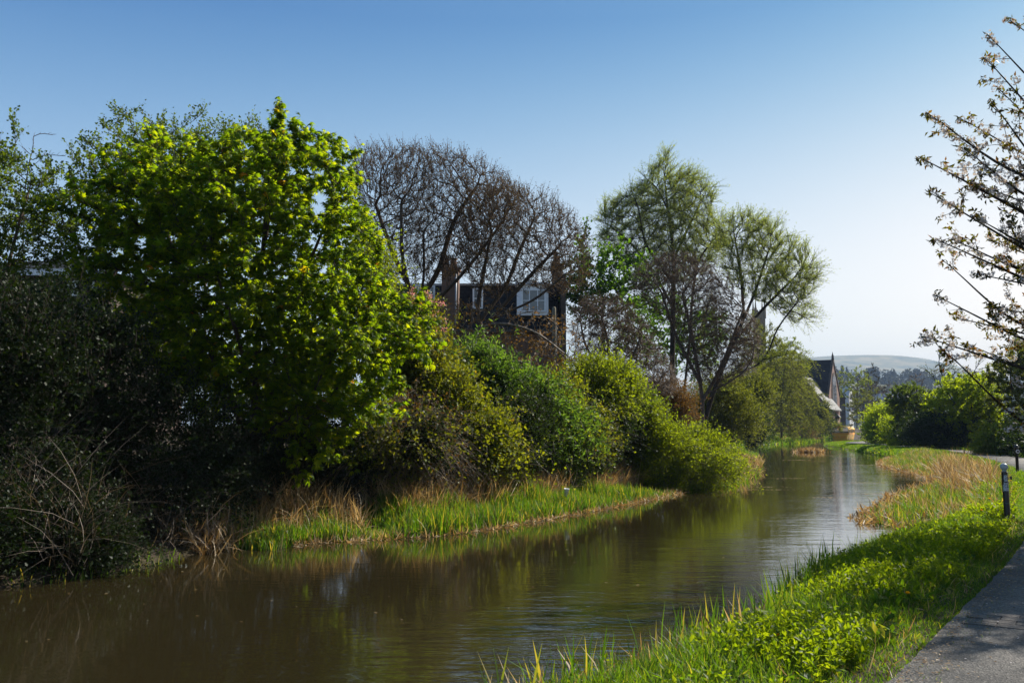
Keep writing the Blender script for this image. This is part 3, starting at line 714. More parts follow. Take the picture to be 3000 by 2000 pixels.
def church():
    d = 205.0; o = P(2395, 1250, d); bx, by = o[0], d; gz = Hs(bx, by)
    root = thing('church', 'old stone church with steep dark slate roof and tall arched window in its pointed gable', 'church', (bx, by, gz-.2))
    s = d/FPX; bz = gz-.2
    def z_(y, dd=d): return P(1500, y, dd)[2]-bz
    a = R(-33)
    # nave: gable end (towards the sun) centred at px 2405; local y of block = ridge direction
    u = np.array((math.cos(a), math.sin(a))); gc = np.array((P(2405, 0, d)[0]-bx, 0.0)); wid = 9.6; ln = 15
    c = gc-u*ln/2; eave = z_(1150); ridge = z_(1056)
    rz = math.atan2(u[1], u[0])-math.pi/2
    wo, ro, W = gabled(root, (c[0], c[1], 0), wid, ln, eave, ridge, rz, redstone, slate, .3, .2, ('nave_wall', 'nave_roof'))
    # gable coping and apex finial
    mb = MB(); l = ln/2+.05
    for sgn in (-1, 1):
        p0 = (0, ridge+.35); p1 = (sgn*(wid/2+.35), eave-.35*1.8+.35)
        vs = [W(p0[0], l-.35, p0[1]-.3), W(p1[0], l-.35, p1[1]-.3), W(p1[0], l+.12, p1[1]-.3), W(p0[0], l+.12, p0[1]-.3), W(p0[0], l-.35, p0[1]+.3), W(p1[0], l-.35, p1[1]+.15), W(p1[0], l+.12, p1[1]+.15), W(p0[0], l+.12, p0[1]+.3)]
        f = [(0,1,2,3), (7,6,5,4), (4,5,1,0), (5,6,2,1), (6,7,3,2), (7,4,0,3)]
        mb.add(vs, f if sgn < 0 else [k[::-1] for k in f])
    mb.lathe(W(0, l-.1, ridge+.3), [(.35, 0), (.22, .5), (.3, .6), (.12, 1.2), (.02, 1.7)], 8); mb.build('coping', darkstone, root)
    # tall lancet window: recess frame and dark pane, standing off the gable by a few mm
    def lancet(w_, z0, z1, off, thick):
        pts = [(-w_/2, z0), (w_/2, z0), (w_/2, z1-w_*1.2)] + [(w_/2-w_/2*(1-math.cos(t_*math.pi/2/5)) , z1-w_*1.2+w_*1.2*math.sin(t_*math.pi/2/5)) for t_ in range(1, 6)] + [(-(w_/2-w_/2*(1-math.cos(t_*math.pi/2/5))), z1-w_*1.2+w_*1.2*math.sin(t_*math.pi/2/5)) for t_ in range(4, 0, -1)] + [(-w_/2, z1-w_*1.2)]
        n = len(pts); vs = [W(x, ln/2+off, z) for x, z in pts]+[W(x, ln/2+off+thick, z) for x, z in pts]
        mb = MB(); mb.add(vs, [tuple(range(n)), tuple(range(2*n-1, n-1, -1))]+[(i, i+n, (i+1) % n+n, (i+1) % n) for i in range(n)]); return mb
    fr = lancet(4.4, z_(1185), z_(1090), .0, .12).build('window', darkstone, root)
    for dx in (-1.1, 0, 1.1):
        mb = lancet(.8, z_(1183), z_(1096+abs(dx)*6), .13, .03); vv = np.array(mb.v); off = np.array(W(dx, 0, 0))-np.array(W(0, 0, 0)); mb.v = [tuple(x) for x in vv+off]; mb.build('pane', glass, fr)
    # transept wing coming towards us, grey lit slope
    v = np.array((math.sin(a), -math.cos(a)))            # horizontal, towards the camera
    e1 = z_(1197); r1 = z_(1112)
    wid2 = 10.2; gcx = P(2318, 0, d-8)[0]-bx; c2 = np.array((gcx, -8.0))-v*5
    gabled(root, (c2[0], c2[1], 0), wid2, 10, e1, r1, math.atan2(v[1], v[0])-math.pi/2, redstone, greyroof, .5, .25, ('wing_wall', 'wing_roof'))
    mb = MB(); pc = c2+v*5.06; nrm = np.array((-v[1], v[0]))
    for k in (1.2, 3.2):
        mb = MB(); p = pc-nrm*k*-1; mb.box((p[0], p[1], e1*.45), (.9, .1, 2.4), math.atan2(nrm[1], nrm[0])); mb.build('window', glass, root)
    return root
church()
def hall():
    d = 200.0; o = P(2455, 1250, d); gz = Hs(o[0], d); s = d/FPX
    root = thing('church_hall', 'low dark walled hall with grey sloping roof between the church and the yellow boat', 'hall', (o[0], d, gz-.2))
    zz = lambda y: P(1500, y, d)[2]-(gz-.2)
    wo, ro, W = gabled(root, (-1.2, 4.0, 0), 5.2, 8.0, zz(1216), zz(1176), R(-22), darkstone, greyroof, .45, .2)
    mb = MB(); mb.box((-1.6, -.25, zz(1235)-.4), (.7, .12, 1.3), R(-22)); mb.build('window', glass, root)
hall()
def tower():
    d = 300.0; o = P(2231, 1200, d); gz = 1.8; r_ = thing('church_tower', 'square stone church tower with corner pinnacles rising behind the right willow', 'tower', (o[0], d, gz-.2))
    top = P(1500, 915, d)[2]-gz; pin = P(1500, 872, d)[2]-gz; w_ = 3.2; st = brickmat('tower_stone', (.24, .17, .08), (.28, .2, .1), (.16, .12, .07), 1, .8, .35, .02)
    mb = MB(); mb.box((0, 0, top/2-.3), (w_, w_, top+.6)); mb.build('shaft', st, r_)
    mb = MB()
    for k in range(4):
        for j in (-1, 0, 1):
            mb = MB(); x, y = ((j*w_*.3, w_/2-.15), (j*w_*.3, -w_/2+.15), (w_/2-.15, j*w_*.3), (-w_/2+.15, j*w_*.3))[k]; mb.box((x, y, top+.45), (.5, .3, .9) if k < 2 else (.3, .5, .9)); mb.build('battlement', st, r_)
    for sx, sy in ((1, 1), (1, -1), (-1, 1), (-1, -1)):
        mb = MB(); mb.lathe((sx*w_*.47, sy*w_*.47, top-2), [(.42, 0), (.42, 3.2), (.55, 3.4), (.3, 3.6), (.05, pin-top+2)], 8); mb.build('pinnacle', st, r_)
    mb = MB(); mb.box((0, -w_/2-.03, top-6), (1.3, .06, 4)); mb.build('window', glass, r_)
tower()
def far_house(name, label, cx, ytop, yb, wpx, d, wallm, roofm, rz):
    o = P(cx, yb, d); gz = min(o[2], 3.0); s = d/FPX
    r_ = thing(name, label, 'house', (o[0], d, gz-.3)); zt = P(cx, ytop, d)[2]-gz
    gabled(r_, (0, 0, 0), wpx*s, 8, zt*.72, zt, rz, wallm, roofm, .3, .2)
    mb = MB(); mb.box((0, 1.5, zt+.2), (1.0, .8, 1.8), rz); mb.build('chimney', darkstone, r_)
    for k in (-.25, .25):
        mb = MB(); mb.box((k*wpx*s*math.cos(rz)+4.05*math.sin(rz), k*wpx*s*math.sin(rz)-4.05*math.cos(rz), zt*.45), (1.0, .2, 1.4), rz); mb.build('window', glass, r_)
far_house('house', 'distant white rendered house with pale roof just right of the church gable', 2458, 1128, 1190, 34, 300, plain('white_render', (.7, .7, .7), .8), plain('pale_roof', (.55, .56, .58), .4), R(50))
far_house('house', 'distant house with dark pointed slate roof squeezed behind the church', 2436, 1130, 1200, 44, 260, darkstone, slate, R(8))
far_house('house', 'distant house with pale roof peeping over the bushes in the middle of the far trees', 2596, 1150, 1200, 16, 330, plain('cream_render', (.6, .58, .52), .8), plain('pale_slate', (.5, .5, .52), .4), R(30))
# timber pole in front of the house
def pole():
    d = 40.0; o = P(1624, 1100, d); gz = Hs(o[0], d); top = P(1624, 896, d)[2]-gz
    r_ = thing('wooden_pole', 'weathered wooden pole standing in front of the right end of the stone house', 'pole', (o[0], d, gz-.1))
    mb = MB(); mb.lathe((0, 0, 0), [(.11, 0), (.085, top), (.05, top+.06)], 12); mb.build('shaft', noisemat('pole_wood', [(.3, (.10, .09, .06)), (.7, (.2, .18, .13))], 8, .9, .3, stretch=(1, 1, .1)), r_, True)
    mb = MB(); mb.box((.1, -.02, top*.62), (.05, .05, .5)); mb.lathe((.1, 0, top*.3), [(.02, 0), (.02, top*.6)], 6); mb.build('cable_cover', plain('grey_metal', (.35, .36, .36), .5, .6), r_)
pole()

# ------------------------------------------------------------------ yellow boat
def boat():
    d = 171.0; o = P(2473, 1287, d); root = thing('canal_boat', 'yellow covered canal trip boat moored beyond the grassy bend', 'boat', (o[0], d, 0))
    root.rotation_euler = (0, 0, R(62))       # bow away to the right, stern towards us
    yel = plain('boat_yellow', (.95, .50, .02), .4, 0, .5, .05); org = plain('boat_orange', (.9, .36, .01), .5); dk = plain('boat_dark', (.02, .02, .025), .3)
    L, W_ = 10.0, 3.1; st = []      # stations along local x: stern at -L/2
    mb = MB(); prof = [(-5, .86), (-4.2, 1), (2.5, 1), (4.2, .8), (5, .25), (5.4, .03)]; zs = ((-.35, .55), (.1, .88), (.95, 1.0)); n = len(prof)
    for x, f in prof:
        for z, g_ in zs: mb.v += [(x, -W_/2*f*g_, z+(.25 if x > 4 else 0)*(z > .5)), (x, W_/2*f*g_, z+(.25 if x > 4 else 0)*(z > .5))]
    for i in range(n-1):
        b0, b1 = i*6, (i+1)*6
        mb.f += [(b0, b1, b1+2, b0+2), (b0+2, b1+2, b1+4, b0+4), (b0+3, b1+3, b1+1, b0+1), (b0+5, b1+5, b1+3, b0+3), (b0+1, b1+1, b1, b0)]
    mb.f += [(0, 2, 3, 1), (2, 4, 5, 3)]; mb.build('hull', yel, root, bevel=.03)
    mb = MB(); mb.box((-.6, 0, .80), (8.4, W_*.9, .05)); mb.build('deck', dk, root)
    # arched roof
    def arch(x0, x1, r, w_, z, mat, name, th=.06, nn=12):
        mb = MB(); V = []
        for x in (x0, x1):
            for rr in (0, th):
                for k in range(nn+1):
                    t_ = math.pi*k/nn; V.append((x, -math.cos(t_)*(w_/2-rr), z+math.sin(t_)**.7*(r-rr)))
        a_ = nn+1; F = []
        for k in range(nn):
            F += [(k, k+1, 2*a_+k+1, 2*a_+k), (a_+k+1, a_+k, 3*a_+k, 3*a_+k+1), (k+1, k, a_+k, a_+k+1), (2*a_+k, 2*a_+k+1, 3*a_+k+1, 3*a_+k)]
        F += [(0, 2*a_, 3*a_, a_), (nn, a_+nn, 3*a_+nn, 2*a_+nn)]
        mb.add(V, F); return mb.build(name, mat, root)
    arch(-4.3, 3.3, .62, W_*.98, 1.85, yel, 'roof')
    mb = MB()
    for x in (-4.25, -2.3, -.4, 1.5, 3.2):
        for s in (-1, 1): mb = MB(); mb.box((x, s*W_*.465, 1.4), (.09, .07, .95)); mb.build('pillar', yel, root)
    mb = MB()
    for s in (-1, 1): mb = MB(); mb.box((-.5, s*W_*.47, 1.12), (7.6, .05, .34)); mb.build('side_panel', org, root)
    mb = MB(); mb.box((-4.28, 0, 1.1), (.05, W_*.88, .36)); mb.build('stern_panel', org, root)
    for s in (-1, 1):
        for k in range(4): 
            mb = MB(); mb.box((-3.27+1.92*k, s*W_*.455, 1.56), (1.75, .02, .52)); mb.build('window', plain('boat_glass', (.10, .11, .12), .08) if k == 0 and s == -1 else glass, root)
    seatm = plain('seat_cream', (.6, .5, .35), .6)
    mb = MB(); mb.box((-5.02, 0, .55), (.04, W_*.7, .5)); mb.build('stern_board', org, root)
    mb = MB()
    for k in range(4):
        for s in (-1, 1): mb = MB(); mb.box((-3.2+k*1.7, s*.62, 1.12), (.45, .85, .08)); mb.box((-3.41+k*1.7, s*.62, 1.3), (.07, .85, .5)); mb.build('seat', seatm, root)
boat()

# ------------------------------------------------------------------ bollard, sign post, small things
black = plain('black_paint', (.012, .012, .014), .35, 0, .5, .2)
def bollard():
    p = P(2953, 1530, 16.0); x, y = float(p[0]), 16.0; z = Hs(x, y); top = P(2940, 1356, 16.0)[2]-z
    root = thing('bollard', 'black bollard with pale grey ball top and peeling white stickers beside the path', 'bollard', (x, y, z-.03)); root.rotation_euler = (R(0), R(-1.0), 0)
    h_ = top+.03; r = .052; br_ = .064
    mb = MB(); mb.lathe((0, 0, 0), [(r*1.06, 0), (r*1.02, .03), (r, .06), (r*.98, h_-.155), (r*.9, h_-.15)], 24); mb.build('post', black, root, True, .002)
    mb = MB(); prof = [(.034, h_-.152), (.036, h_-.128)]+[(br_*math.cos(t_), h_-br_+br_*math.sin(t_)) for t_ in np.linspace(-.95, 1.5, 14)]
    mb.lathe((0, 0, 0), prof, 24); mb.build('ball_top', plain('pale_grey_paint', (.42, .47, .52), .35), root, True)
    stk = noisemat('peeled_sticker', [(.42, (.05, .06, .08)), (.5, (.55, .58, .62)), (.8, (.72, .74, .76))], 40, .6, 0, 5)
    def sticker(z0, z1, a0, a1, ragged, seed):
        rg = random.Random(seed); mb = MB(); n = 9; V = []
        for j in range(5):
            zz = z0+(z1-z0)*j/4
            for i in range(n):
                t_ = a0+(a1-a0)*i/(n-1); e_ = 1.0; rr = r*.99+.003
                zq = zz+(rg.uniform(-ragged, ragged) if j in (0, 4) else 0)
                tq = t_+(rg.uniform(-.08, .08) if i in (0, n-1) else 0)
                V.append((rr*math.cos(tq), rr*math.sin(tq), zq))
        F = [(j*n+i, j*n+i+1, (j+1)*n+i+1, (j+1)*n+i) for j in range(4) for i in range(n-1)]
        mb.add(V, F); return mb.build('sticker', stk, root)
    A = -math.pi/2-.25
    sticker(h_-.31, h_-.205, A-.5, A+.55, .004, 1); sticker(h_-.362, h_-.328, A-.65, A+.7, .003, 2); sticker(h_-.475, h_-.372, A-.95, A+.85, .012, 3)
    def brk(zz):
        mb = MB(); mb.box((r+.03, 0, zz), (.07, .018, .014)); mb.lathe((r+.058, 0, zz-.018), [(.016, 0), (.016, .045), (.009, .06)], 10); return mb.build('bracket', black, root)
    brk(h_-.268); brk(.13)
    # faint painted curve low on the post
    mb = MB(); V = []; n = 12
    for j in (0, 1):
        for i in range(n+1):
            t_ = A-.1+.75*math.cos(math.pi*(1+i/n)); zz = h_-.66-.035*math.sin(math.pi*i/n)+(j*.008); V.append(((r+.002)*math.cos(t_), (r+.002)*math.sin(t_), zz))
    mb.add(V, [(i, i+1, n+2+i, n+1+i) for i in range(n)]); mb.build('paint_mark', plain('teal_paint', (.06, .12, .13), .6), root)
bollard()
def post2():
    d = 33.0; p = P(2982, 1392, d); x = float(p[0]); z = Hs(x, d); top = P(2982, 1302, d)[2]-z
    root = thing('signpost', 'thin black post with small round white disc at the far side of the path bend', 'post', (x, d, z-.03)); h_ = top+.03
    mb = MB(); mb.lathe((0, 0, 0), [(.062, 0), (.055, .1), (.05, h_-.2), (.07, h_-.19), (.07, h_-.04), (.03, h_)], 16); mb.build('post', black, root, True)
    mb = MB(); mb.lathe((0, -.085, h_-.24), [(.068, 0), (.068, .02)], 24, 'y'); dsc = mb.build('disc', plain('white_enamel', (.6, .58, .58), .4), root)
    mb = MB(); mb.lathe((0, -.092, h_-.24), [(.04, 0), (.04, .006)], 20, 'y'); mb.build('disc_centre', plain('dark_enamel', (.05, .04, .05), .4), dsc)
    mb = MB(); mb.box((0, -.06, h_-.24), (.05, .04, .05)); mb.build('mount', black, root)
post2()
def dandelion(pxx, pyy, d, label):
    p = P(pxx, pyy, d); x = float(p[0]); z = Hs(x, d); top = max(p[2]-z, .15)
    root = thing('dandelion', label, 'flower', (x, d, z), 'dandelions in the grass'); rg = np.random.default_rng(int(pxx))
    pts = np.array([(0, 0, 0), (.01, 0, top*.5), (.0, 0, top)]); V, F = tube_line(pts, .003, .0025, 5)
    o = mesh('stalk', V, F, M['grass'], None); o.parent = root
    n = 70; a = rg.uniform(0, 6.28, n); e = rg.uniform(-.1, 1.2, n); D = np.stack([np.cos(a)*np.cos(e), np.sin(a)*np.cos(e), np.sin(e)], 1)
    V, F, rn = scatter(T_oval(.3, .05, .05), np.tile((0, 0, top), (n, 1)), D, np.tile((0, 0, 1.), (n, 1))+rv(rg, n)*.3, .026, rg.random(n)); o = mesh('flower_head', V, F, M['yellow'], None, rn); o.parent = root
for a_ in ((2283, 1925, 7.0, 'yellow dandelion at the front of the near grass, left one of the close pair'), (2303, 1931, 7.0, 'yellow dandelion at the front of the near grass, right one of the close pair'),
           (2917, 1411, 22, 'yellow dandelion in the grass just left of the bollard top, higher one'), (2899, 1461, 18.5, 'yellow dandelion in the grass left of the middle of the bollard'),
           (2876, 1494, 16.8, 'small yellow dandelion lowest of those left of the bollard'), (2962, 1408, 24, 'yellow dandelion just right of the bollard bracket'),
           (2800, 1609, 13.2, 'shaded dandelion on the bank near the top of the water edge'), (2664, 1848, 8.4, 'shaded dandelion close to the path edge by the setts')):
    dandelion(*a_)
# bird on top of the bare hawthorn
def bird():
    d = 78.0; p = P(2754, 1028, d); root = thing('bird', 'small dark bird perched on the topmost twig of the bare hawthorn', 'bird', p-np.array((0, 0, .12)))
    mb = MB(); n = 10; prof = [(-.16, .012, .0), (-.10, .03, .02), (-.03, .075, .06), (.05, .085, .10), (.10, .06, .15), (.13, .055, .19), (.17, .045, .205), (.20, .012, .20), (.235, .002, .195)]
    for (x, r, z) in prof:
        for i in range(n):
            t_ = 2*math.pi*i/n; mb.v.append((-x, r*.8*math.cos(t_), z+r*math.sin(t_)))
    for j in range(len(prof)-1):
        for i in range(n): mb.f.append((j*n+i, (j+1)*n+i, (j+1)*n+(i+1) % n, j*n+(i+1) % n))
    mb.f.append(tuple(range(n))); mb.build('body', black, root, True)
    mb = MB(); mb.box((.23, 0, -.03), (.18, .05, .015)); mb.build('tail', black, root)
    mb = MB()
    for s in (-.025, .025): mb = MB(); mb.box((0, s, -.03), (.012, .012, .1)); mb.build('leg', black, root)
bird()
def cup():
    d = 22.5; p = P(1658, 1452, d); x = float(p[0]); z = max(Hs(x, d), .05)
    root = thing('plastic_cup', 'white plastic cup caught among the reeds on the left bank', 'cup', (x, d, p[2]))
    root.rotation_euler = (R(8), R(6), 0); mb = MB(); mb.lathe((0, 0, 0), [(.045, 0), (.062, .17), (.068, .18), (.06, .175), (.042, .01)], 16); mb.build('cup', plain('white_plastic', (.75, .76, .75), .3), root, True)
cup()

# ------------------------------------------------------------------ trees of the left bank
# horse chestnut
T5, T7 = T_palm(5), T_palm(7)
tree('horse_chestnut_tree', 'broad young horse chestnut with bright drooping fresh leaves leaning over the canal', 'tree',
     [(300,640),(340,560),(400,470),(480,415),(560,425),(600,455),(660,440),(720,430),(745,345),(790,318),(838,325),(858,395),(905,385),(950,430),(1010,440),(1045,520),(1050,640),(1080,760),(1130,850),(1205,890),(1240,930),(1225,1010),(1190,1110),(1170,1200),(1100,1265),(1010,1330),(900,1360),(800,1320),(700,1250),(600,1180),(520,1150),(440,1060),(370,940),(290,850),(240,760)],
     18.5, [px((735,1620,18.6),(740,1450,18.8),(745,1250,18.9),(755,1000,19),(765,780,18.8),(785,560,18.6),(800,400,18.5)), px((765,780,18.8),(800,560,18.6),(818,420,18.5),(822,335,18.5)), px((742,1330,18.9),(640,1080,18.4),(540,850,18.6),(470,620,18.8)),
            px((745,1220,18.9),(860,1090,18.5),(980,1030,18.2),(1120,960,18.2)), px((755,1010,19),(880,820,19.2),(960,640,18.8)), px((745,1180,18.9),(700,1000,17.6),(640,820,17.3)), px((745,1280,18.8),(840,1230,17.6),(900,1180,17))],
     'chestnut', 21, extra_att=px((815,350,18.5),(822,325,18.5),(800,375,18.5),(845,385,18.6),(770,420,18.6),(905,420,18.8),(885,400,18.8),(1000,460,19),(985,445,19),(560,460,18.5),(480,440,18.5),(1150,905,18.2),(1195,930,18.2),(1215,960,18.2),(1040,560,19)), natt=2600, step=.22, kill=.30, infl=2, depth=.72, twigs=5, tL=.33, nleaf=4, size=.145, T=T5, tup=.5, droop=.0, spread=.6, nup=2.4, twig_r=.006, tipr=.03, shell=1.5, clumps=260, csig=.36, thick=.13, rt=.008)
HAW = dict(step=.2, kill=.32, infl=2, twigs=4, tL=.32, nleaf=9, size=.065, T=T_lobed(), tup=.35, spread=.9, tipr=.02, clumps=90, csig=.4, thick=.12)
tree('hawthorn_tree', 'dark ivy-clad hawthorn cut by the left edge of the photo', 'tree', [(-260,480),(-60,445),(10,430),(70,480),(140,500),(180,560),(130,640),(110,720),(70,800),(30,880),(-150,920),(-300,700)], 17.5,
     [px((-20,1250,17.5),(-10,1000,17.5),(20,800,17.4),(60,640,17.6),(90,540,17.6)), px((-15,1050,17.5),(-120,800,17.8),(-150,600,18))], 'hawthorn', 31, natt=1700, group=None, **HAW)
tree('hawthorn_tree', 'airy hawthorn with sky showing through, between the left edge tree and the horse chestnut', 'tree', [(180,560),(240,520),(290,470),(370,445),(440,430),(520,440),(560,480),(520,600),(420,700),(330,760),(250,760),(160,730),(110,640),(140,600)], 21,
     [px((330,1250,21),(320,1000,21),(310,800,21),(300,640,21)), px((315,900,21),(240,740,20.6),(180,640,20.6)), px((312,840,21),(420,660,21.4),(480,520,21.4))], 'hawthorn', 32, natt=1500, **HAW)
HAW2 = dict(HAW); HAW2.update(clumps=60, tL=.5, tup=.8)
tree('hawthorn_tree', 'taller hawthorn whose thin twigs stick up behind the top of the horse chestnut', 'tree', [(380,480),(430,400),(480,385),(540,400),(600,385),(640,378),(700,390),(720,420),(790,445),(860,500),(850,640),(560,660),(400,620)], 23,
     [px((600,1250,23),(600,900,23),(600,640,23)), px((600,800,23),(480,600,23),(440,480,23)), px((600,740,23),(730,560,23))], 'hawthorn', 33, natt=900, **HAW2)
tree('dead_tree', 'bare dead branch reaching above the left hawthorn against the sky', 'dead tree', [(70,395),(100,385),(155,393),(120,410),(185,450),(130,470),(75,460)], 19,
     [px((60,1240,19),(66,900,19),(70,600,19),(85,480,19),(95,440,19),(98,400,19)), px((88,472,19),(130,455,19),(190,457,19)), px((98,400,19),(120,392,19),(153,395,19)), px((92,455,19),(75,440,19),(64,430,19))], 'budbrown', 34,
     natt=60, step=.12, kill=.2, infl=1, twigs=1, tL=.12, nleaf=1, size=.01, tipr=.01, thick=.035, rt=.008, ex=2.6, crown=None)
# dark thicket under and left of the chestnut
DK = dict(spread=.9, twig='barkdark')
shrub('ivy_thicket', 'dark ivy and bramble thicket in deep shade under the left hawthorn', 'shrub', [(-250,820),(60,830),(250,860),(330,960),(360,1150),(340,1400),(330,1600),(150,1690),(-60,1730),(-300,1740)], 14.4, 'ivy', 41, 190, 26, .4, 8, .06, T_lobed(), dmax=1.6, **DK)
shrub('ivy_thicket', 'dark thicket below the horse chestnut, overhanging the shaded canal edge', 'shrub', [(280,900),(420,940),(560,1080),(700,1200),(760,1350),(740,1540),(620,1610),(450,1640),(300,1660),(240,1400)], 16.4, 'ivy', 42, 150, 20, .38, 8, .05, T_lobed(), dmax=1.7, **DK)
shrub('ivy_bush', 'glossy dark ivy bush sparkling beside the left end of the green reeds', 'shrub', [(620,1480),(700,1330),(800,1230),(950,1220),(1080,1290),(1120,1380),(1060,1470),(900,1530),(760,1570),(640,1590)], 18.9, 'ivy', 43, 90, 18, .3, 8, .055, T_lobed(), dmax=1.2, **DK)
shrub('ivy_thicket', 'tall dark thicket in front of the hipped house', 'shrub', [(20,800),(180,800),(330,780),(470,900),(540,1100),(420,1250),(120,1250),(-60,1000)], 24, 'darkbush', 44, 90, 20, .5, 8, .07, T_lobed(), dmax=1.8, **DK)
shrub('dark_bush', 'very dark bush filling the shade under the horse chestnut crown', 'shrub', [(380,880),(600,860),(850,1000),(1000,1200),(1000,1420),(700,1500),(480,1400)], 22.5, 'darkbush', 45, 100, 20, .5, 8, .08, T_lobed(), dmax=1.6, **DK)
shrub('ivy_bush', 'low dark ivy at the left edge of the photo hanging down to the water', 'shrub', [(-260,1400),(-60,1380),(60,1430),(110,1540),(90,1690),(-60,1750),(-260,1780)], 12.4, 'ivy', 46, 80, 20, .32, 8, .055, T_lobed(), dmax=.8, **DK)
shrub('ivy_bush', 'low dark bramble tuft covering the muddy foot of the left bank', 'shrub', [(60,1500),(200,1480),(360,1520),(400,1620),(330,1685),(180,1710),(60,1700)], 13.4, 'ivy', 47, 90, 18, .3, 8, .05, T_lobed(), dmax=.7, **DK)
# pale dry stalks in the shade
def stalks(name, label, region, d, n, hgt, mat, seed, lean=.5, width=.012, cat='reeds'):
    rng = np.random.default_rng(seed); x0, x1 = P(region[0], 1500, d)[0], P(region[1], 1500, d)[0]
    x = rng.uniform(x0, x1, n); y = d+rng.uniform(-.6, .8, n); z = np.maximum(H(x, y), 0)+rng.uniform(0, hgt*.5, n)
    ax = norm(rv(rng, n)*lean+np.array((0, -.15, 1.0))); nr = rv(rng, n); L = hgt*rng.uniform(.35, 1, n)
    h1 = n//2; c1 = scatter(T_blade(.55, .02, 4), np.stack([x, y, z], 1)[:h1], ax[:h1], nr[:h1], L[:h1], rng.random(h1), width/.02/L[:h1]*1)
    c2 = scatter(T_blade(1.2, .02, 4), np.stack([x, y, z], 1)[h1:], ax[h1:], nr[h1:], L[h1:], rng.random(n-h1), width/.02/L[h1:]*1)
    o = leaves_obj(name, [c1, c2], M[mat], None); tag(o, label, cat, kind='stuff'); return o
stalks('dry_reeds', 'pale dry reed stalks tangled in the dark bank at far left', (-160, 300), 12.9, 420, 1.5, 'greystraw', 51, .55, .009)
stalks('dry_reeds', 'few dry stalks on the shaded bank below the chestnut', (300, 660), 15.2, 260, .9, 'greystraw', 52, .7)
# bare leaning trees in front of the house
BARE = dict(step=.19, kill=.25, infl=2.6, bias=(.06, 0, .08), twigs=3, tL=.36, nleaf=5, size=.055, tup=.45, tout=.8, spread=1.0, tipr=.017, twig_r=.0075, rt=.009, ex=2.4, barkm='bark', shell=1.1, jit=.30, crown='buds', thick=.15, droop=-.35)
tree('bare_tree', 'larger bare leaning tree with dense upswept twigs, left of the pair before the stone house', 'tree',
     [(1020,470),(1060,425),(1180,420),(1300,430),(1400,455),(1480,510),(1560,570),(1540,660),(1480,740),(1380,820),(1260,850),(1150,850),(1080,770),(1040,660),(1010,560)], 31,
     [px((1215,1130,31),(1210,960,31),(1200,850,31),(1150,740,31.5),(1100,600,31.6)), px((1210,930,31),(1240,820,30.6),(1240,680,30.4)), px((1210,900,31),(1280,800,31),(1330,650,31.2),(1400,540,31.4)), px((1212,880,31),(1180,760,30),(1175,600,30)), px((1213,940,31),(1310,850,30.2),(1390,760,30),(1480,640,30))],
     'budbrown', 61, natt=9500, depth=.62, **BARE)
tree('bare_tree', 'bare tree leaning right over the white dormer, right of the pair before the stone house', 'tree',
     [(1330,640),(1430,520),(1540,545),(1640,585),(1710,650),(1745,740),(1735,860),(1640,880),(1560,870),(1480,880),(1390,900),(1340,800)], 29.5,
     [px((1330,1160,29.5),(1370,1080,29.5),(1410,1000,29.5),(1400,900,29.6),(1420,780,29.8),(1440,680,29.8)), px((1405,970,29.5),(1470,900,29.2),(1560,800,29),(1640,720,29)), px((1405,940,29.5),(1480,840,30),(1520,740,30.2),(1560,650,30)), px((1430,935,29.4),(1560,880,28.8),(1660,800,28.6)),
      px((1405,1010,29.5),(1480,985,29.0),(1560,1010,28.8),(1640,1080,28.8)), px((1380,1060,29.5),(1500,1055,29),(1590,1080,28.8),(1660,1050,29),(1760,1010,29.2))],
     'budbrown', 62, natt=7000, depth=.7, **BARE)
tree('sycamore_tree', 'low crooked bare branches with rusty young leaves crossing in front of the stone house', 'tree', [(1190,880),(1300,850),(1500,880),(1640,900),(1720,960),(1720,1090),(1620,1130),(1480,1110),(1350,1100),(1220,1040)], 28,
     [px((1290,1200,28),(1300,1090,28),(1330,1010,28),(1380,950,28)), px((1300,1090,28),(1220,990,27.8),(1200,920,27.6)), px((1310,1070,28),(1450,1040,27.6),(1580,1080,27.4),(1640,1080,27.4)), px((1330,1010,28),(1440,950,27.8),(1560,970,27.6),(1660,1040,27.5))],
     'russet', 63, natt=1300, step=.2, kill=.3, infl=2.4, twigs=2, tL=.4, nleaf=4, size=.07, T=T_lobed(), tup=.1, spread=1.0, tipr=.016, twig_r=.008, rt=.009, thick=.07, jit=.55, depth=.5, barkm='twigpale', droop=.4)
# shrubs along the left bank, near to far
shrub('elder_shrub', 'yellow green leafy shrub behind the right edge of the horse chestnut', 'shrub', [(1050,700),(1110,690),(1150,760),(1160,860),(1200,950),(1150,1000),(1080,960),(1030,820)], 25, 'lime', 70, 50, 18, .5, 6, .10, base=P(1120, 1300, 25)*np.array((1, 1, 0))+np.array((0, 0, .9)))
def pinkflowers(root, Cc, O, D, rng):
    k = rng.choice(len(O), 40); pos = np.repeat(O[k]+D[k]*.3, 24, 0)+rng.normal(0, .05, (960, 3))
    leaves_obj('blossom', [scatter(T_oval(.8, .2), pos, rv(rng, 960), rv(rng, 960), .045, rng.random(960))], M['pink'], root)
shrub('flowering_shrub', 'pink flowering shrub peeping out right of the horse chestnut', 'shrub', [(1190,880),(1262,880),(1285,930),(1285,1000),(1250,1040),(1180,1040)], 24, 'copper', 71, 30, 14, .35, 8, .06, T_lobed(), extra=pinkflowers)
shrub('copper_shrub', 'tall shrub with yellow and coppery leaves right of the horse chestnut', 'shrub', [(1150,960),(1230,950),(1290,990),(1360,1010),(1390,1040),(1330,1080),(1340,1160),(1300,1230),(1200,1240),(1130,1150)], 22.6, 'copper', 72, 90, 20, .45, 6, .09, T_lobed(), wisps=14, up=.35)
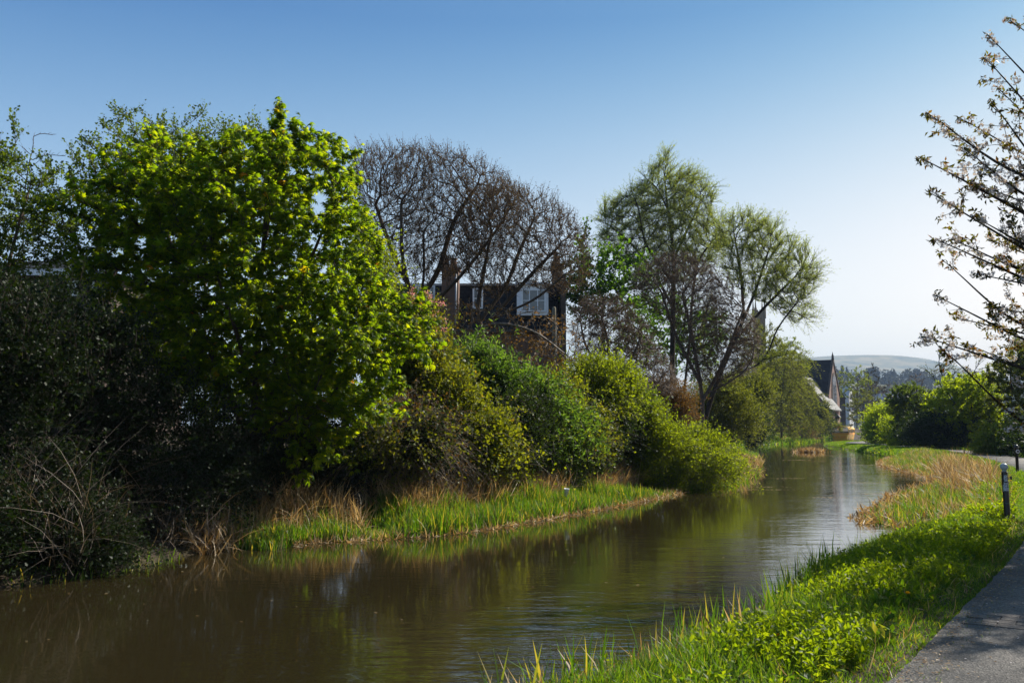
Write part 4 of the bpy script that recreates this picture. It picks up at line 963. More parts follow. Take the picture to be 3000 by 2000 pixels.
shrub('bramble_thicket', 'brown tangle of bare bramble stems above the reeds', 'shrub', [(1110,1230),(1190,1170),(1270,1190),(1320,1250),(1340,1350),(1330,1420),(1260,1430),(1170,1400),(1110,1330)], 20.8, 'russet', 73, 80, 26, .6, 3, .045, T_lobed(), .6, .3, .8, 'twigpale', up=.2, stems=30)
shrub('bramble_bush', 'yellow green bramble mound spilling down to the dry grass', 'shrub', [(1290,1240),(1330,1195),(1400,1180),(1460,1200),(1500,1260),(1550,1330),(1555,1410),(1480,1440),(1380,1420),(1330,1340)], 22.4, 'bramble', 74, 100, 20, .38, 6, .09, T_lobed(), .4, wisps=10)
shrub('bramble_bush', 'coppery green bramble hanging over the reeds near the ivy bush', 'shrub', [(1090,1300),(1150,1260),(1210,1290),(1260,1380),(1250,1440),(1160,1440),(1080,1420)], 19.8, 'copper', 79, 40, 16, .4, 8, .05, T_lobed(), .5)
GG = T_oval(.3, .08, .25)
shrub('oleaster_shrub', 'dark glossy green shrub with narrow leaves in the middle of the left bank', 'shrub', [(1320,1080),(1350,1030),(1400,1000),(1440,1005),(1475,1050),(1540,1085),(1600,1110),(1640,1140),(1665,1190),(1640,1280),(1560,1300),(1440,1290),(1370,1240),(1330,1180)], 25.5, 'glossgreen', 75, 150, 24, .42, 6, .15, GG, wisps=12)
shrub('oleaster_shrub', 'lower glossy green shrub reaching down to the dry grass beside the bramble mound', 'shrub', [(1560,1300),(1620,1220),(1700,1200),(1770,1230),(1800,1320),(1800,1400),(1740,1430),(1640,1420),(1570,1400)], 25.0, 'glossgreen', 76, 100, 22, .38, 6, .14, GG, wisps=8)
shrub('elder_shrub', 'light green shrub between the glossy shrub and the brown twiggy trees', 'shrub', [(1600,1130),(1660,1070),(1740,1045),(1820,1055),(1880,1095),(1900,1160),(1850,1230),(1740,1240),(1640,1200)], 29, 'lime', 77, 120, 22, .45, 6, .10, wisps=16, twig='twigpale')
shrub('willow_bush', 'big bright green rounded bush overhanging the water at the bend', 'shrub', [(1740,1280),(1770,1200),(1830,1160),(1890,1170),(1940,1205),(1990,1260),(2060,1285),(2130,1310),(2165,1380),(2150,1420),(2060,1425),(1950,1428),(1850,1436),(1780,1420)], 31, 'lime', 78, 210, 26, .42, 6, .09, T_oval(.45), wisps=22, depth=.75)
shrub('willow_bush', 'low yellow green willow bush trailing over the water right of the big rounded bush', 'shrub', [(1960,1270),(2020,1240),(2090,1270),(2140,1320),(2175,1370),(2160,1412),(2060,1428),(1960,1432)], 32.5, 'lime', 86, 110, 20, .45, 6, .09, T_oval(.45), wisps=16, base=(6.6, 33.2, .3))
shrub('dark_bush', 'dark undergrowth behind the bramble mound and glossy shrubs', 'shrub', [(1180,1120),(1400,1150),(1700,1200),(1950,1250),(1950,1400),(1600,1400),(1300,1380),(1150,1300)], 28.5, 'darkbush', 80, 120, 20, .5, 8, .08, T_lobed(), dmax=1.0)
shrub('shade_shrub', 'small dark glossy shrub added as shade in the gap between the bramble mound and the narrow leaved shrub', 'shrub', [(1470,1200),(1520,1160),(1580,1180),(1610,1240),(1580,1330),(1520,1350),(1480,1290)], 23.6, 'darkbush', 301, 50, 18, .35, 7, .09, wisps=4)  # added dark-leaved shrub; its colour stands for shade in the gap
shrub('lime_shrub', 'yellow green shrub on top of the bank below the house wall', 'shrub', [(1470,1140),(1540,1110),(1620,1115),(1690,1145),(1700,1200),(1620,1240),(1530,1220)], 26.5, 'bramble', 302, 60, 18, .4, 7, .09, wisps=8)
shrub('bramble_bush', 'patch of brown green bramble between the glossy shrub and the bright rounded bush', 'shrub', [(1680,1230),(1740,1190),(1810,1200),(1850,1270),(1830,1370),(1750,1400),(1690,1330)], 24.3, 'copper', 303, 50, 16, .45, 6, .08, T_lobed(), .5, wisps=6)
shrub('green_shrub', 'mid green shrub poking above the left part of the bright rounded bush', 'shrub', [(1800,1190),(1850,1140),(1920,1150),(1960,1200),(1940,1270),(1850,1280)], 29.5, 'hawthorn', 304, 50, 18, .45, 7, .09, T_lobed(), wisps=8)
shrub('ivy_bush', 'dark ivy hump beside the brown bramble stems above the dry grass', 'shrub', [(1180,1280),(1230,1240),(1290,1270),(1300,1350),(1260,1410),(1190,1400)], 20.0, 'ivy', 305, 40, 16, .3, 8, .06, T_lobed())
shrub('elder_shrub', 'bright yellow green sprigs in front of the oleaster top', 'shrub', [(1250,1130),(1300,1090),(1370,1110),(1400,1170),(1370,1230),(1290,1230)], 22.0, 'bramble', 306, 40, 16, .4, 7, .085, wisps=8)
BRB = dict(L=.6, nleaf=5, size=.075, T=T_lobed(), droop=.7, spread=.9, twig='twigpale', stems=16, wisps=14, twig_r=.005, dmax=.8, sig=.3)
shrub('bramble_thicket', 'loose arching brambles tangled over the foot of the copper and dark green shrubs', 'shrub', [(1230,1180),(1420,1160),(1560,1220),(1560,1380),(1420,1420),(1280,1400)], 21.9, 'bramble', 311, 60, 6, **BRB)
shrub('bramble_thicket', 'loose arching brambles tangled across the front of the lower glossy shrub', 'shrub', [(1540,1150),(1700,1120),(1820,1180),(1830,1360),(1700,1410),(1560,1390)], 24.6, 'lime', 312, 60, 6, **BRB)
shrub('bramble_thicket', 'loose sprays of brown bramble threading between the ivy bush and the bramble mound', 'shrub', [(1000,1200),(1120,1150),(1300,1220),(1320,1380),(1180,1440),(1040,1380)], 19.9, 'copper', 313, 60, 6, **BRB)
# brown twiggy small trees
TW = dict(step=.22, kill=.27, infl=2.4, twigs=7, tL=.45, nleaf=3, size=.045, tup=.25, spread=1.0, tipr=.02, twig_r=.008, rt=.009, thick=.10, shell=1.4, jit=.25, crown='buds', barkm='twig')
tree('twiggy_tree', 'brown densely twigged small tree just right of the stone house', 'tree', [(1660,900),(1700,865),(1760,850),(1830,870),(1890,920),(1940,1000),(1990,1080),(1980,1170),(1850,1150),(1740,1110),(1665,1040)], 37,
     [px((1790,1250,37),(1790,1120,37),(1780,1000,37),(1760,920,37)), px((1790,1150,37),(1850,1050,36.6),(1880,980,36.6)), px((1790,1130,37),(1720,1020,37),(1700,940,37))], 'budbrown', 81, natt=8000, depth=.7, **TW)
tree('twiggy_tree', 'grey brown bare tree tangled in front of the tall left willow', 'tree', [(1850,790),(1920,740),(2000,730),(2080,760),(2150,830),(2200,900),(2240,990),(2220,1090),(2120,1150),(2010,1120),(1960,980),(1880,900),(1840,850)], 47,
     [px((2060,1290,47),(2055,1150,47),(2030,1000,47),(2000,860,47)), px((2055,1180,47),(2110,1080,46.6),(2150,980,46.4),(2180,900,46)), px((2050,1120,47),(1980,980,47.4),(1940,860,47)), px((2058,1160,47),(2150,1110,46),(2200,1060,45.6),(2210,1000,45.4))], 'budbrown', 82, natt=8500, depth=.7, **TW)
shrub('russet_shrub', 'rusty brown leafed shrub between the bright bush and the willow trunks', 'shrub', [(1880,1140),(1920,1110),(1980,1110),(2020,1150),(2040,1220),(2010,1270),(1940,1230),(1890,1190)], 40, 'russet', 83, 60, 22, .45, 7, .08, twig='twig')
# green maples behind
tree('maple_tree', 'deep green leafy tree behind and right of the house chimney', 'tree', [(1655,830),(1680,785),(1740,755),(1800,750),(1850,780),(1870,840),(1850,900),(1760,900),(1670,900)], 52,
     [px((1770,1250,52),(1765,1000,52),(1760,840,52))], 'maple', 84, natt=900, step=.4, kill=.6, infl=4, twigs=5, tL=.8, nleaf=7, size=.19, T=T_lobed(), tup=.2, tipr=.04, clumps=45, csig=.6, depth=.8)
tree('maple_tree', 'green leafy tree glowing low behind the left willow trunks', 'tree', [(1850,900),(1950,860),(2060,900),(2110,960),(2110,1060),(2020,1080),(1880,1060),(1800,1000)], 66,
     [px((1980,1270,66),(1980,1100,66),(1985,980,66))], 'maple', 85, natt=900, step=.45, kill=.7, infl=4, twigs=5, tL=.8, nleaf=6, size=.2, T=T_lobed(), tup=.2, tipr=.05, clumps=40, csig=.7, depth=.8)
# the two big willows
WL = dict(step=.36, kill=.48, infl=4, bias=(0, 0, .2), twigs=7, tL=1.0, nleaf=10, size=.15, T=T_oval(.20, .03, .2), tup=.55, spread=.55, tipr=.03, twig_r=.009, rt=.016, ex=2.45, shell=1.25, jit=.14, barkm='barkdark', thick=.42, droop=.15)
tree('willow_tree', 'tallest willow with thin pale green crown and dark forked trunks', 'tree',
     [(1735,640),(1760,580),(1820,555),(1880,510),(1905,460),(1950,435),(1975,450),(1990,490),(2025,470),(2070,520),(2110,560),(2115,620),(2160,660),(2155,720),(2110,790),(2060,850),(1960,860),(1880,850),(1800,780),(1745,740)], 57,
     [px((1975,1280,57),(1970,1100,57),(1972,900,57),(1972,740,57),(1955,600,57),(1945,500,57)), px((1972,900,57),(1890,760,57.4),(1800,670,57.8),(1760,650,58)), px((1972,830,57),(1895,720,56),(1870,610,55.6),(1850,560,55.6)), px((1972,760,57),(2030,640,57.6),(2070,560,58)),
      px((1990,1280,56),(2020,1000,56),(2030,860,56),(2050,760,56),(2110,680,56)), px((1972,650,57),(1930,560,56.4),(1890,520,56.4))], 'willow', 91, natt=5000, depth=.6, **WL)
tree('willow_tree', 'right hand willow with leaning trunk and yellow green crown reaching toward the church', 'tree',
     [(2080,680),(2120,620),(2170,610),(2240,620),(2290,650),(2330,700),(2370,720),(2400,770),(2422,800),(2410,850),(2390,890),(2400,950),(2370,990),(2300,960),(2240,930),(2180,900),(2120,860),(2090,780)], 53,
     [px((2050,1290,53),(2090,1150,53),(2150,1000,53),(2210,860,53),(2250,740,53)), px((2150,1000,53),(2240,900,52.6),(2330,810,52.4)), px((2110,1110,53),(2230,1060,52),(2280,960,51.6),(2340,880,51.4)), px((2180,930,53),(2170,800,53.6),(2150,680,54)), px((2100,1130,53),(2050,1000,54),(2080,880,54.4)), px((2100,1160,53),(2160,1090,52),(2220,1060,51),(2300,1040,51))],
     'willow', 92, natt=4700, depth=.6, **WL)
# middle distance, left side
FS = dict(nleaf=7, T=T_oval(.45), twig='twig')
shrub('bushes', 'olive green bush below the willows at the canal bend', 'shrub', [(2000,1180),(2060,1120),(2130,1100),(2190,1150),(2230,1200),(2220,1280),(2100,1300),(2000,1280)], 58, 'olive', 101, 140, 24, .8, size=.13, depth=.8, sig=.4, wisps=10, **FS).name = 'green_bush'
shrub('round_bush', 'round dark green bush at the water edge where the far canal opens', 'shrub', [(2170,1270),(2180,1215),(2210,1200),(2235,1220),(2245,1260),(2230,1300),(2190,1305)], 76, 'darkbush', 102, 60, 20, .6, size=.14, sig=.35, **FS)
shrub('green_bush', 'pale olive bush behind the round dark bush', 'shrub', [(2120,1140),(2170,1080),(2230,1090),(2260,1150),(2240,1230),(2160,1240)], 84, 'olive', 103, 90, 22, 1.0, size=.18, sig=.5, **FS)
def weep(name, label, poly, d, seeds, mat, seed, natt=1400, cat='tree', nleaf=8, size=.34, droop=.8, tL=1.5, twn=7):
    tree(name, label, cat, poly, d, seeds, mat, seed, natt=natt, step=.7, kill=1.0, infl=7, bias=(0, 0, .1), twigs=twn, tL=tL, nleaf=nleaf, size=size, T=T_oval(.22), tup=.1, droop=droop, spread=.4, tipr=.05, twig_r=.014, rt=.02, thick=.3, depth=.75, shell=1.5, clumps=60, csig=.9)
weep('weeping_willow_tree', 'weeping yellow green tree behind the round dark bush', [(2235,1120),(2260,1040),(2310,1010),(2335,1020),(2345,1080),(2345,1200),(2320,1270),(2260,1270),(2235,1200)], 128, [px((2290,1285,128),(2290,1180,128),(2300,1060,128))], 'olive', 104)
weep('weeping_willow_tree', 'broad olive tree hiding the front of the church wing', [(2255,1110),(2290,1095),(2330,1110),(2350,1150),(2380,1190),(2400,1225),(2395,1262),(2300,1268),(2250,1262),(2245,1180)], 165, [px((2320,1284,165),(2320,1200,165),(2310,1130,165)), px((2320,1230,165),(2365,1200,165))], 'olive', 118, 1800, twn=8)
weep('weeping_willow_tree', 'olive green spreading tree on the far bank just left of the church roof', [(2330,1060),(2360,1080),(2375,1130),(2400,1180),(2395,1250),(2370,1275),(2310,1270),(2300,1180)], 140, [px((2350,1285,140),(2350,1200,140),(2345,1100,140)), px((2350,1230,140),(2380,1180,140))], 'olive', 105)
weep('slender_tree', 'narrow pale green tree top standing at the left end of the church roof', [(2296,1040),(2310,1000),(2325,1020),(2335,1060),(2330,1120),(2300,1120)], 150, [px((2314,1285,150),(2314,1160,150),(2313,1030,150))], 'lime', 106, 500)
shrub('dark_shrub', 'dark purple brown shrub in front of the church wing', 'shrub', [(2365,1250),(2370,1195),(2400,1185),(2425,1212),(2430,1258),(2400,1270)], 160, 'darkbush', 107, 60, 20, 1.2, size=.3, sig=.6, **FS)
shrub('green_shrub', 'small green shrub left of the yellow boat', 'shrub', [(2425,1270),(2430,1245),(2450,1240),(2460,1262),(2450,1280)], 178, 'olive', 108, 24, 16, .9, size=.3, sig=.5, **FS)
shrub('bramble_bank', 'grey brown bramble scrub sloping down the far bank', 'shrub', [(2260,1285),(2290,1264),(2340,1260),(2385,1270),(2395,1284),(2350,1290),(2290,1292)], 152, 'russet', 109, 70, 18, 1.0, 3, .22, twig='twigpale', sig=.6, twig_r=.02)
# more distant trees in the gap
GAPT = 'trees in the distant gap between church and hedge'
def far_tree(label, poly, d, mat, seed, natt=700, bare=False, wt=.05):
    xs = [p[0] for p in poly]; cx = sum(xs)/len(xs); yt = min(p[1] for p in poly)
    tree('far_tree', label, 'tree', poly, d, [px((cx, 1262, d), (cx, 1215, d), (cx+2, yt+25, d))], mat, seed, natt=natt, step=.8, kill=1.2, infl=9, twigs=6, tL=.9, nleaf=3 if bare else 10, size=.16 if bare else .28, T=T_oval(.4), tup=.7 if bare else .3,
         spread=.8, tipr=.06, twig_r=.028, rt=.03, thick=.3, depth=.7, shell=1.3, clumps=0 if bare else 40, csig=1.0, group=GAPT, barkm='twig', twigm=None)
tree('olive_tree', 'yellow olive tree crown hiding the lower part of the church tower behind the right willow', 'tree', [(2140,985),(2180,940),(2230,925),(2280,960),(2310,1020),(2310,1090),(2230,1130),(2150,1110)], 118, [px((2225,1285,118),(2225,1120,118),(2225,1010,118))], 'olive', 119, natt=1300, step=.6, kill=.9, infl=6, twigs=7, tL=.9, nleaf=9, size=.24, T=T_oval(.3), tup=.4, spread=.6, tipr=.05, twig_r=.014, rt=.02, thick=.3, depth=.75, shell=1.4, clumps=60, csig=.6)
far_tree('bright yellow green willow topping the distant trees', [(2478,1120),(2485,1100),(2520,1085),(2535,1086),(2548,1105),(2545,1150),(2500,1170),(2478,1150)], 235, 'lime', 111)
far_tree('brown bare distant tree directly below the yellow green willow', [(2480,1150),(2510,1120),(2560,1110),(2590,1130),(2590,1200),(2490,1215)], 220, 'budbrown', 112, 1000, True)
far_tree('brown bare distant tree right of the middle of the gap', [(2580,1130),(2610,1112),(2640,1120),(2650,1200),(2580,1210)], 225, 'budbrown', 113, 900, True)
far_tree('reddish bare distant tree beside the right hawthorns', [(2640,1130),(2665,1090),(2700,1085),(2720,1120),(2720,1190),(2650,1200)], 215, 'budbrown', 114, 900, True)
far_tree('dull green distant tree right beside the church gable', [(2415,1125),(2425,1112),(2450,1110),(2468,1125),(2470,1160),(2425,1165)], 255, 'olive', 115)
far_tree('small olive distant tree behind the bright hedge end', [(2505,1185),(2515,1165),(2545,1165),(2555,1200),(2540,1230),(2505,1225)], 170, 'olive', 116)
far_tree('dark slim distant conifer in the gap', [(2540,1150),(2548,1095),(2562,1095),(2566,1160)], 240, 'farleaf', 117, 300)

# ------------------------------------------------------------------ right side hedge and trees
RH = dict(nleaf=10, T=T_lobed(), twig='barkdark')
shrub('hedge_bush', 'bright lime green bush at the far left end of the right hedge', 'shrub', [(2545,1245),(2550,1215),(2570,1195),(2600,1188),(2635,1205),(2645,1250),(2640,1300),(2580,1303),(2548,1297),(2542,1280)], 98, 'hedge', 121, 170, 26, .55, size=.12, sig=.45, wisps=14, **RH)
shrub('hedge_bush', 'dark lower part of the hedge with bright tips, between lime bush and hawthorn trunk', 'shrub', [(2590,1235),(2640,1205),(2700,1212),(2740,1240),(2740,1310),(2660,1318),(2590,1312)], 88, 'hedge', 122, 130, 24, .55, size=.11, sig=.4, **RH)
BT = dict(step=.35, kill=.45, infl=4, twigs=9, tL=.5, nleaf=11, size=.12, T=T_lobed(), tup=.35, spread=.9, tipr=.035, clumps=110, csig=.4, thick=.3, depth=.8, twig_r=.012, rt=.014, barkm='barkdark')
tree('hawthorn_tree', 'dark trunked olive hawthorn leaning over the lime hedge', 'tree', [(2600,1172),(2620,1140),(2660,1132),(2715,1140),(2740,1170),(2755,1230),(2720,1290),(2660,1260),(2610,1220)], 83,
     [px((2742,1322,83),(2730,1270,83),(2705,1230,83),(2700,1180,83),(2680,1130,83)), px((2715,1240,83),(2660,1180,83),(2620,1150,83))], 'hawthorn', 123, natt=1100, **BT)
tree('bare_hawthorn_tree', 'nearly bare hawthorn with crooked twigs topping the hedge, a bird on it', 'tree', [(2720,1080),(2745,1035),(2775,1040),(2800,1060),(2840,1075),(2880,1060),(2900,1095),(2870,1140),(2780,1150),(2735,1120)], 78,
     [px((2790,1322,78),(2785,1220,78),(2770,1130,78),(2752,1070,78),(2754,1034,78)), px((2775,1150,78),(2730,1100,78),(2715,1085,78)), px((2785,1180,78),(2840,1110,78),(2870,1060,78))], 'hawthorn', 124, natt=420, step=.4, kill=.7, infl=4, twigs=3, tL=.9, nleaf=4, size=.10, T=T_lobed(), tup=.3, spread=.9, tipr=.03, thick=.2, jit=.4, twig_r=.018, rt=.02, barkm='barkdark', depth=.7)
tree('elm_tree', 'large rounded bright green tree in the middle of the right hedge', 'tree', [(2740,1160),(2765,1125),(2805,1102),(2860,1102),(2915,1125),(2935,1165),(2930,1230),(2880,1270),(2790,1280),(2730,1240)], 73,
     [px((2850,1325,73),(2848,1250,73),(2845,1150,73)), px((2848,1240,73),(2790,1170,73),(2770,1130,73)), px((2848,1230,73),(2900,1160,73))], 'hedge', 125, natt=1700, **BT)
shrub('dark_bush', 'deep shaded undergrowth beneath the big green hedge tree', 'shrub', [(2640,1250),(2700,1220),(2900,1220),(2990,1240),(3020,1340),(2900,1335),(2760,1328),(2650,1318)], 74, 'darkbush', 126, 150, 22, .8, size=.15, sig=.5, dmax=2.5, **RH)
tree('hedge_tree', 'olive green tree cut by the right edge under the cherry blossom', 'tree', [(2925,1150),(2920,1080),(2950,1030),(3010,990),(3150,980),(3250,1100),(3200,1280),(3050,1310),(2960,1290)], 60,
     [px((3040,1345,60),(3040,1230,60),(3030,1100,60)), px((3040,1250,60),(2970,1150,60),(2960,1080,60)), px((3040,1240,60),(3110,1120,60))], 'olive', 127, natt=2000, **BT)
tree('bare_tree', 'pale leafless twiggy tree above the hedge behind the lowest cherry branch', 'tree', [(2890,1080),(2930,1045),(2960,1000),(3020,985),(3060,1040),(3000,1110),(2920,1120)], 82,
     [px((2990,1320,82),(2985,1180,82),(2975,1060,82))], 'budbrown', 128, natt=500, step=.45, kill=.7, infl=5, twigs=3, tL=1.0, nleaf=3, size=.09, tup=.5, spread=.9, tipr=.03, thick=.2, twig_r=.012, rt=.014, barkm='twig')
shrub('golden_shrub', 'yellow green shrub with golden tips beside the path bend', 'shrub', [(2868,1320),(2880,1280),(2915,1260),(2960,1262),(2985,1290),(2990,1330),(2940,1342),(2885,1342)], 57, 'bramble', 129, 70, 20, .6, size=.12, sig=.3, wisps=8, **RH)
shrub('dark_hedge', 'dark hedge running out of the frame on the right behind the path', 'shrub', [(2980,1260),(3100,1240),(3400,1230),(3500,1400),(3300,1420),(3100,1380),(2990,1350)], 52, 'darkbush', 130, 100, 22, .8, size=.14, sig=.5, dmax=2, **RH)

# ------------------------------------------------------------------ cherry tree at the right edge
def cherry():
    rng = np.random.default_rng(77); bx, by = 12.0, 14.6; bz = Hs(bx, by)-.05
    root = thing('cherry_tree', 'cherry tree in white blossom reaching into the photo from the right edge', 'tree', (bx, by, bz)); parts = []
    trunk = np.array([(bx, by, bz), (bx+.05, by, bz+1.5), (bx-.05, by+.1, bz+4), (bx+.1, by, bz+7), (bx, by, bz+10.6)]); ts = smooth_line(trunk, 6); parts.append(tube_line(ts, .21, .03, 12))
    def tp(z): return np.array([np.interp(z, ts[:, 2], ts[:, k]) for k in range(3)])
    limbs = []
    # limbs seen in the photograph, tips given where they hang in space (depth 14 to 16 m)
    for (tx, ty, td, z0) in ((2712,328,15.2,4.6),(2690,458,14.6,4.3),(2710,556,14.9,3.5),(2742,700,15.3,3.0),(2788,700,15.8,2.9),(2733,862,15.0,1.9),(2705,985,15.2,1.5),(2752,1015,14.5,1.35),(2890,100,15.4,6.2),(2885,170,14.8,5.7),(2930,265,15.8,5.2),(2905,300,14.6,5.0),(2800,340,15.9,4.8),
                             (2950,420,15.2,4.8),(2840,530,16.2,3.7),(2860,640,14.4,3.2),(2850,800,14.2,2.6),(2800,930,16.2,1.8),(2930,760,15.4,2.7),(2760,760,15.9,2.4),(2960,60,15.8,6.8),(2830,440,14.3,4.1),(2890,700,16.4,3.0),(2830,1005,16.0,1.4),(2900,900,15.0,2.0)):
        td -= .4; tip = P(tx, ty, td); s = tp(z0+.9 if ty > 600 else max(z0, tip[2]-2.3)); limbs.append((s, tip))
    for k in range(180):  # limbs out of view; camera-side ones added and lengthened to dapple the path
        z0 = rng.uniform(2.4, 10.2); a = rng.uniform(-1.9, 2.6) if k < 120 else rng.uniform(-2.4, -.5); rad = np.interp(z0, [2, 4, 7, 9.5, 10.6], [4.0, 5.0, 4.0, 2.2, 1.0])*rng.uniform(.75, 1.1)
        rad *= 1.3 if math.sin(a) < -.2 else 1.0
        s = tp(z0*.86); tip = s+np.array((math.cos(a)*rad, math.sin(a)*rad, rng.uniform(.2, 1.6)))
        if tip[0]/max(tip[1], 1)*FPX+1500 < 3010: continue
        limbs.append((s, tip))
    OO = []; DD = []; LL = []
    for s, tip in limbs:
        L = np.linalg.norm(tip-s); mid1 = s*.67+tip*.33+rng.normal(0, .06*L, 3)+np.array((0, 0, .02*L)); mid2 = s*.33+tip*.67+rng.normal(0, .05*L, 3)-np.array((0, 0, .06*L))
        ln = smooth_line(np.array([s, mid1, mid2, tip]), 7); parts.append(tube_line(ln, .012+.011*L, .006, 5))
        d = norm(np.gradient(ln, axis=0)); n = int(L*4.2)
        for q in rng.uniform(.22, .97, n):
            i = int(q*(len(ln)-1)); p = ln[i]; sd_ = norm(d[i]*.9+rv(rng, 1)[0]*.8+np.array((0, 0, .15))); l2 = rng.uniform(.2, .95)*(1.15-q*.6)
            OO.append(p); DD.append(sd_); LL.append(l2)
        for _ in range(2): OO.append(ln[-2]); DD.append(norm(d[-1]+rv(rng, 1)[0]*.15)); LL.append(.25)
    OO = np.array(OO); DD = np.array(DD); LL = np.array(LL)
    keep = rng.random(len(OO)) < .93; OO, DD, LL = OO[keep], DD[keep], LL[keep]
    mid = OO+DD*(LL*.5)[:, None]+rng.normal(0, .02, OO.shape); end = OO+DD*LL[:, None]
    r0 = np.full(len(OO), .007); parts += [tubes(OO, mid, r0, r0*.8), tubes(mid, end, r0*.8, r0*.45)]
    V, F = join(parts); mesh('trunk', V, F, M['barkdark'], root, smooth=True)
    # clusters along the twigs
    cc = []; 
    for o_, d_, l_ in zip(OO, DD, LL):
        for t_ in np.arange(.08, l_+.01, .085): cc.append(o_+d_*t_+rng.normal(0, .025, 3))
    cc = np.array(cc); isf = rng.random(len(cc)) < .52; fc = cc[isf]; n = len(fc); nf = 13
    dirs = rv(rng, n*nf); pos = np.repeat(fc, nf, 0)+dirs*rng.uniform(.03, .075, (n*nf, 1))
    # five petals round each flower centre
    Vs = []; 
    T = []; TF = []
    for j in range(5):
        a = j*2*math.pi/5; c, s = math.cos(a), math.sin(a); b0 = len(T)
        for x, y, z in ((0, 0, 0), (.7, -.38, .25), (1, 0, .3), (.7, .38, .25)): T.append((x*c-y*s, x*s+y*c, z))
        TF += [(b0, b0+1, b0+2), (b0, b0+2, b0+3)]
    rx = rv(rng, n*nf); leaves_obj('blossom', [scatter((np.array(T), np.array(TF)), pos, np.cross(dirs, rx), dirs, .021*rng.uniform(.8, 1.2, n*nf), rng.random(n*nf))], M['petal'], root)
    lc = np.vstack([cc[~isf], end]); n = len(lc); nl = 5
    pos = np.repeat(lc, nl, 0)+rng.normal(0, .02, (n*nl, 3)); ax = norm(rv(rng, n*nl)*.8+np.array((0, 0, -.25))+np.repeat(rv(rng, n)*.3, nl, 0))
    leaves_obj('foliage', [scatter(T_oval(.42, .12, .3), pos, ax, rv(rng, n*nl), .095*rng.uniform(.6, 1.2, n*nl), rng.random(n*nl))], M['cherryleaf'], root)
cherry()

# ------------------------------------------------------------------ reeds, grass, litter
BL = [T_blade(.15, .02), T_blade(.45, .02), T_blade(.9, .02)]
def blades(name, label, pts, hgt, wid, mat, seed, lean=.25, wdir=(.0, .0, 0), parts=3, cat='grass', ret=False, up=1.0, mix=(.4, .35, .25), z=None):
    rng = np.random.default_rng(seed); n = len(pts); hgt = np.asarray(hgt)
    zz = np.maximum(H(pts[:, 0], pts[:, 1]), -.02)-.02 if z is None else np.full(n, z); base = np.c_[pts, zz]
    hs = hgt*rng.uniform(.45, 1.15, n) if np.ndim(hgt) == 0 else hgt*rng.uniform(.55, 1.15, n)
    ax = norm(rv(rng, n)*lean+np.array((wdir[0], wdir[1], up))); nr = rv(rng, n); k = rng.choice(3, n, p=mix); ch = []
    for j in range(3):
        s = k == j
        if s.any(): ch.append(scatter(BL[j], base[s], ax[s], nr[s], hs[s], np.clip(rng.random(s.sum()), 0, 1), (wid*rng.uniform(.6, 1.4, s.sum()))/.02/hs[s]))
    if ret: return ch
    o = leaves_obj(name, ch, M[mat], None); return tag(o, label, cat, kind='stuff')
def band(line, d0, d1, side, n, rng, i0=None, i1=None, power=1.0):
    "random points in a strip beside a bank line (side +1 = away from the water on the left bank)"
    L = line[i0:i1]; d = np.r_[0, np.cumsum(np.linalg.norm(np.diff(L, axis=0), axis=1))]; s = rng.uniform(0, d[-1], n)
    x = np.interp(s, d, L[:, 0]); y = np.interp(s, d, L[:, 1]); T = np.stack([np.interp(s, d, np.gradient(L[:, k], d)) for k in (0, 1)], 1); T = norm(T)
    Nn = np.stack([-T[:, 1], T[:, 0]], 1)*side; o = d0+(d1-d0)*rng.random(n)**power
    return np.stack([x, y], 1)+Nn*o[:, None], s/d[-1]
LS, RS = smooth_line(LBa), smooth_line(RBa)
def seg(line, y0, y1): k = (line[:, 1] >= y0) & (line[:, 1] <= y1); return line[k]
rng = np.random.default_rng(200)
# left reed fringe from px 830 to 1880
p, s = band(seg(LS, 15.6, 29.5), -.9, 1.25, 1, 24000, rng); hh = .60*np.interp(s, [0, .1, .5, .8, 1], [.55, .95, 1, .9, .5])*(.75+.4*np.sin(s*41)*np.sin(s*17+1)); 
blades('green_reeds', 'bright green reed fringe along the left bank below the shrubs', p, hh, .022, 'reed', 201, .22, mix=(.6, .3, .1), cat='reeds')
p, s = band(seg(LS, 17.2, 31), .5, 1.8, 1, 13000, rng); k = (np.sin(s*37)+np.sin(s*23+2)+rng.normal(0, .5, len(s))) > -.4; p = p[k]
blades('dry_grass', 'tawny dry grass tufts between the green reeds and the shrubs', p, .85, .018, 'straw', 202, .5, mix=(.2, .4, .4), cat='dry grass')
p, s = band(seg(LS, 16.5, 30), -1.05, -.3, 1, 5000, rng)
blades('reed_litter', 'pale broken reed litter lying along the left water edge', p, .22, .016, 'straw', 203, 1.3, up=.25, mix=(.3, .4, .3), cat='litter', z=.015)
p, s = band(seg(LS, 15, 18), -.3, .9, 1, 1400, rng)
blades('dry_grass', 'pale dry grass clump at the left end of the reeds', p, .75, .016, 'straw', 204, .55, mix=(.2, .4, .4), cat='dry grass')
p, s = band(seg(LS, 8.5, 15), -.1, .4, 1, 500, rng)
blades('bank_grass', 'dark shaded grass at the foot of the left thicket', p, .22, .014, 'reed', 205, .45, cat='grass')
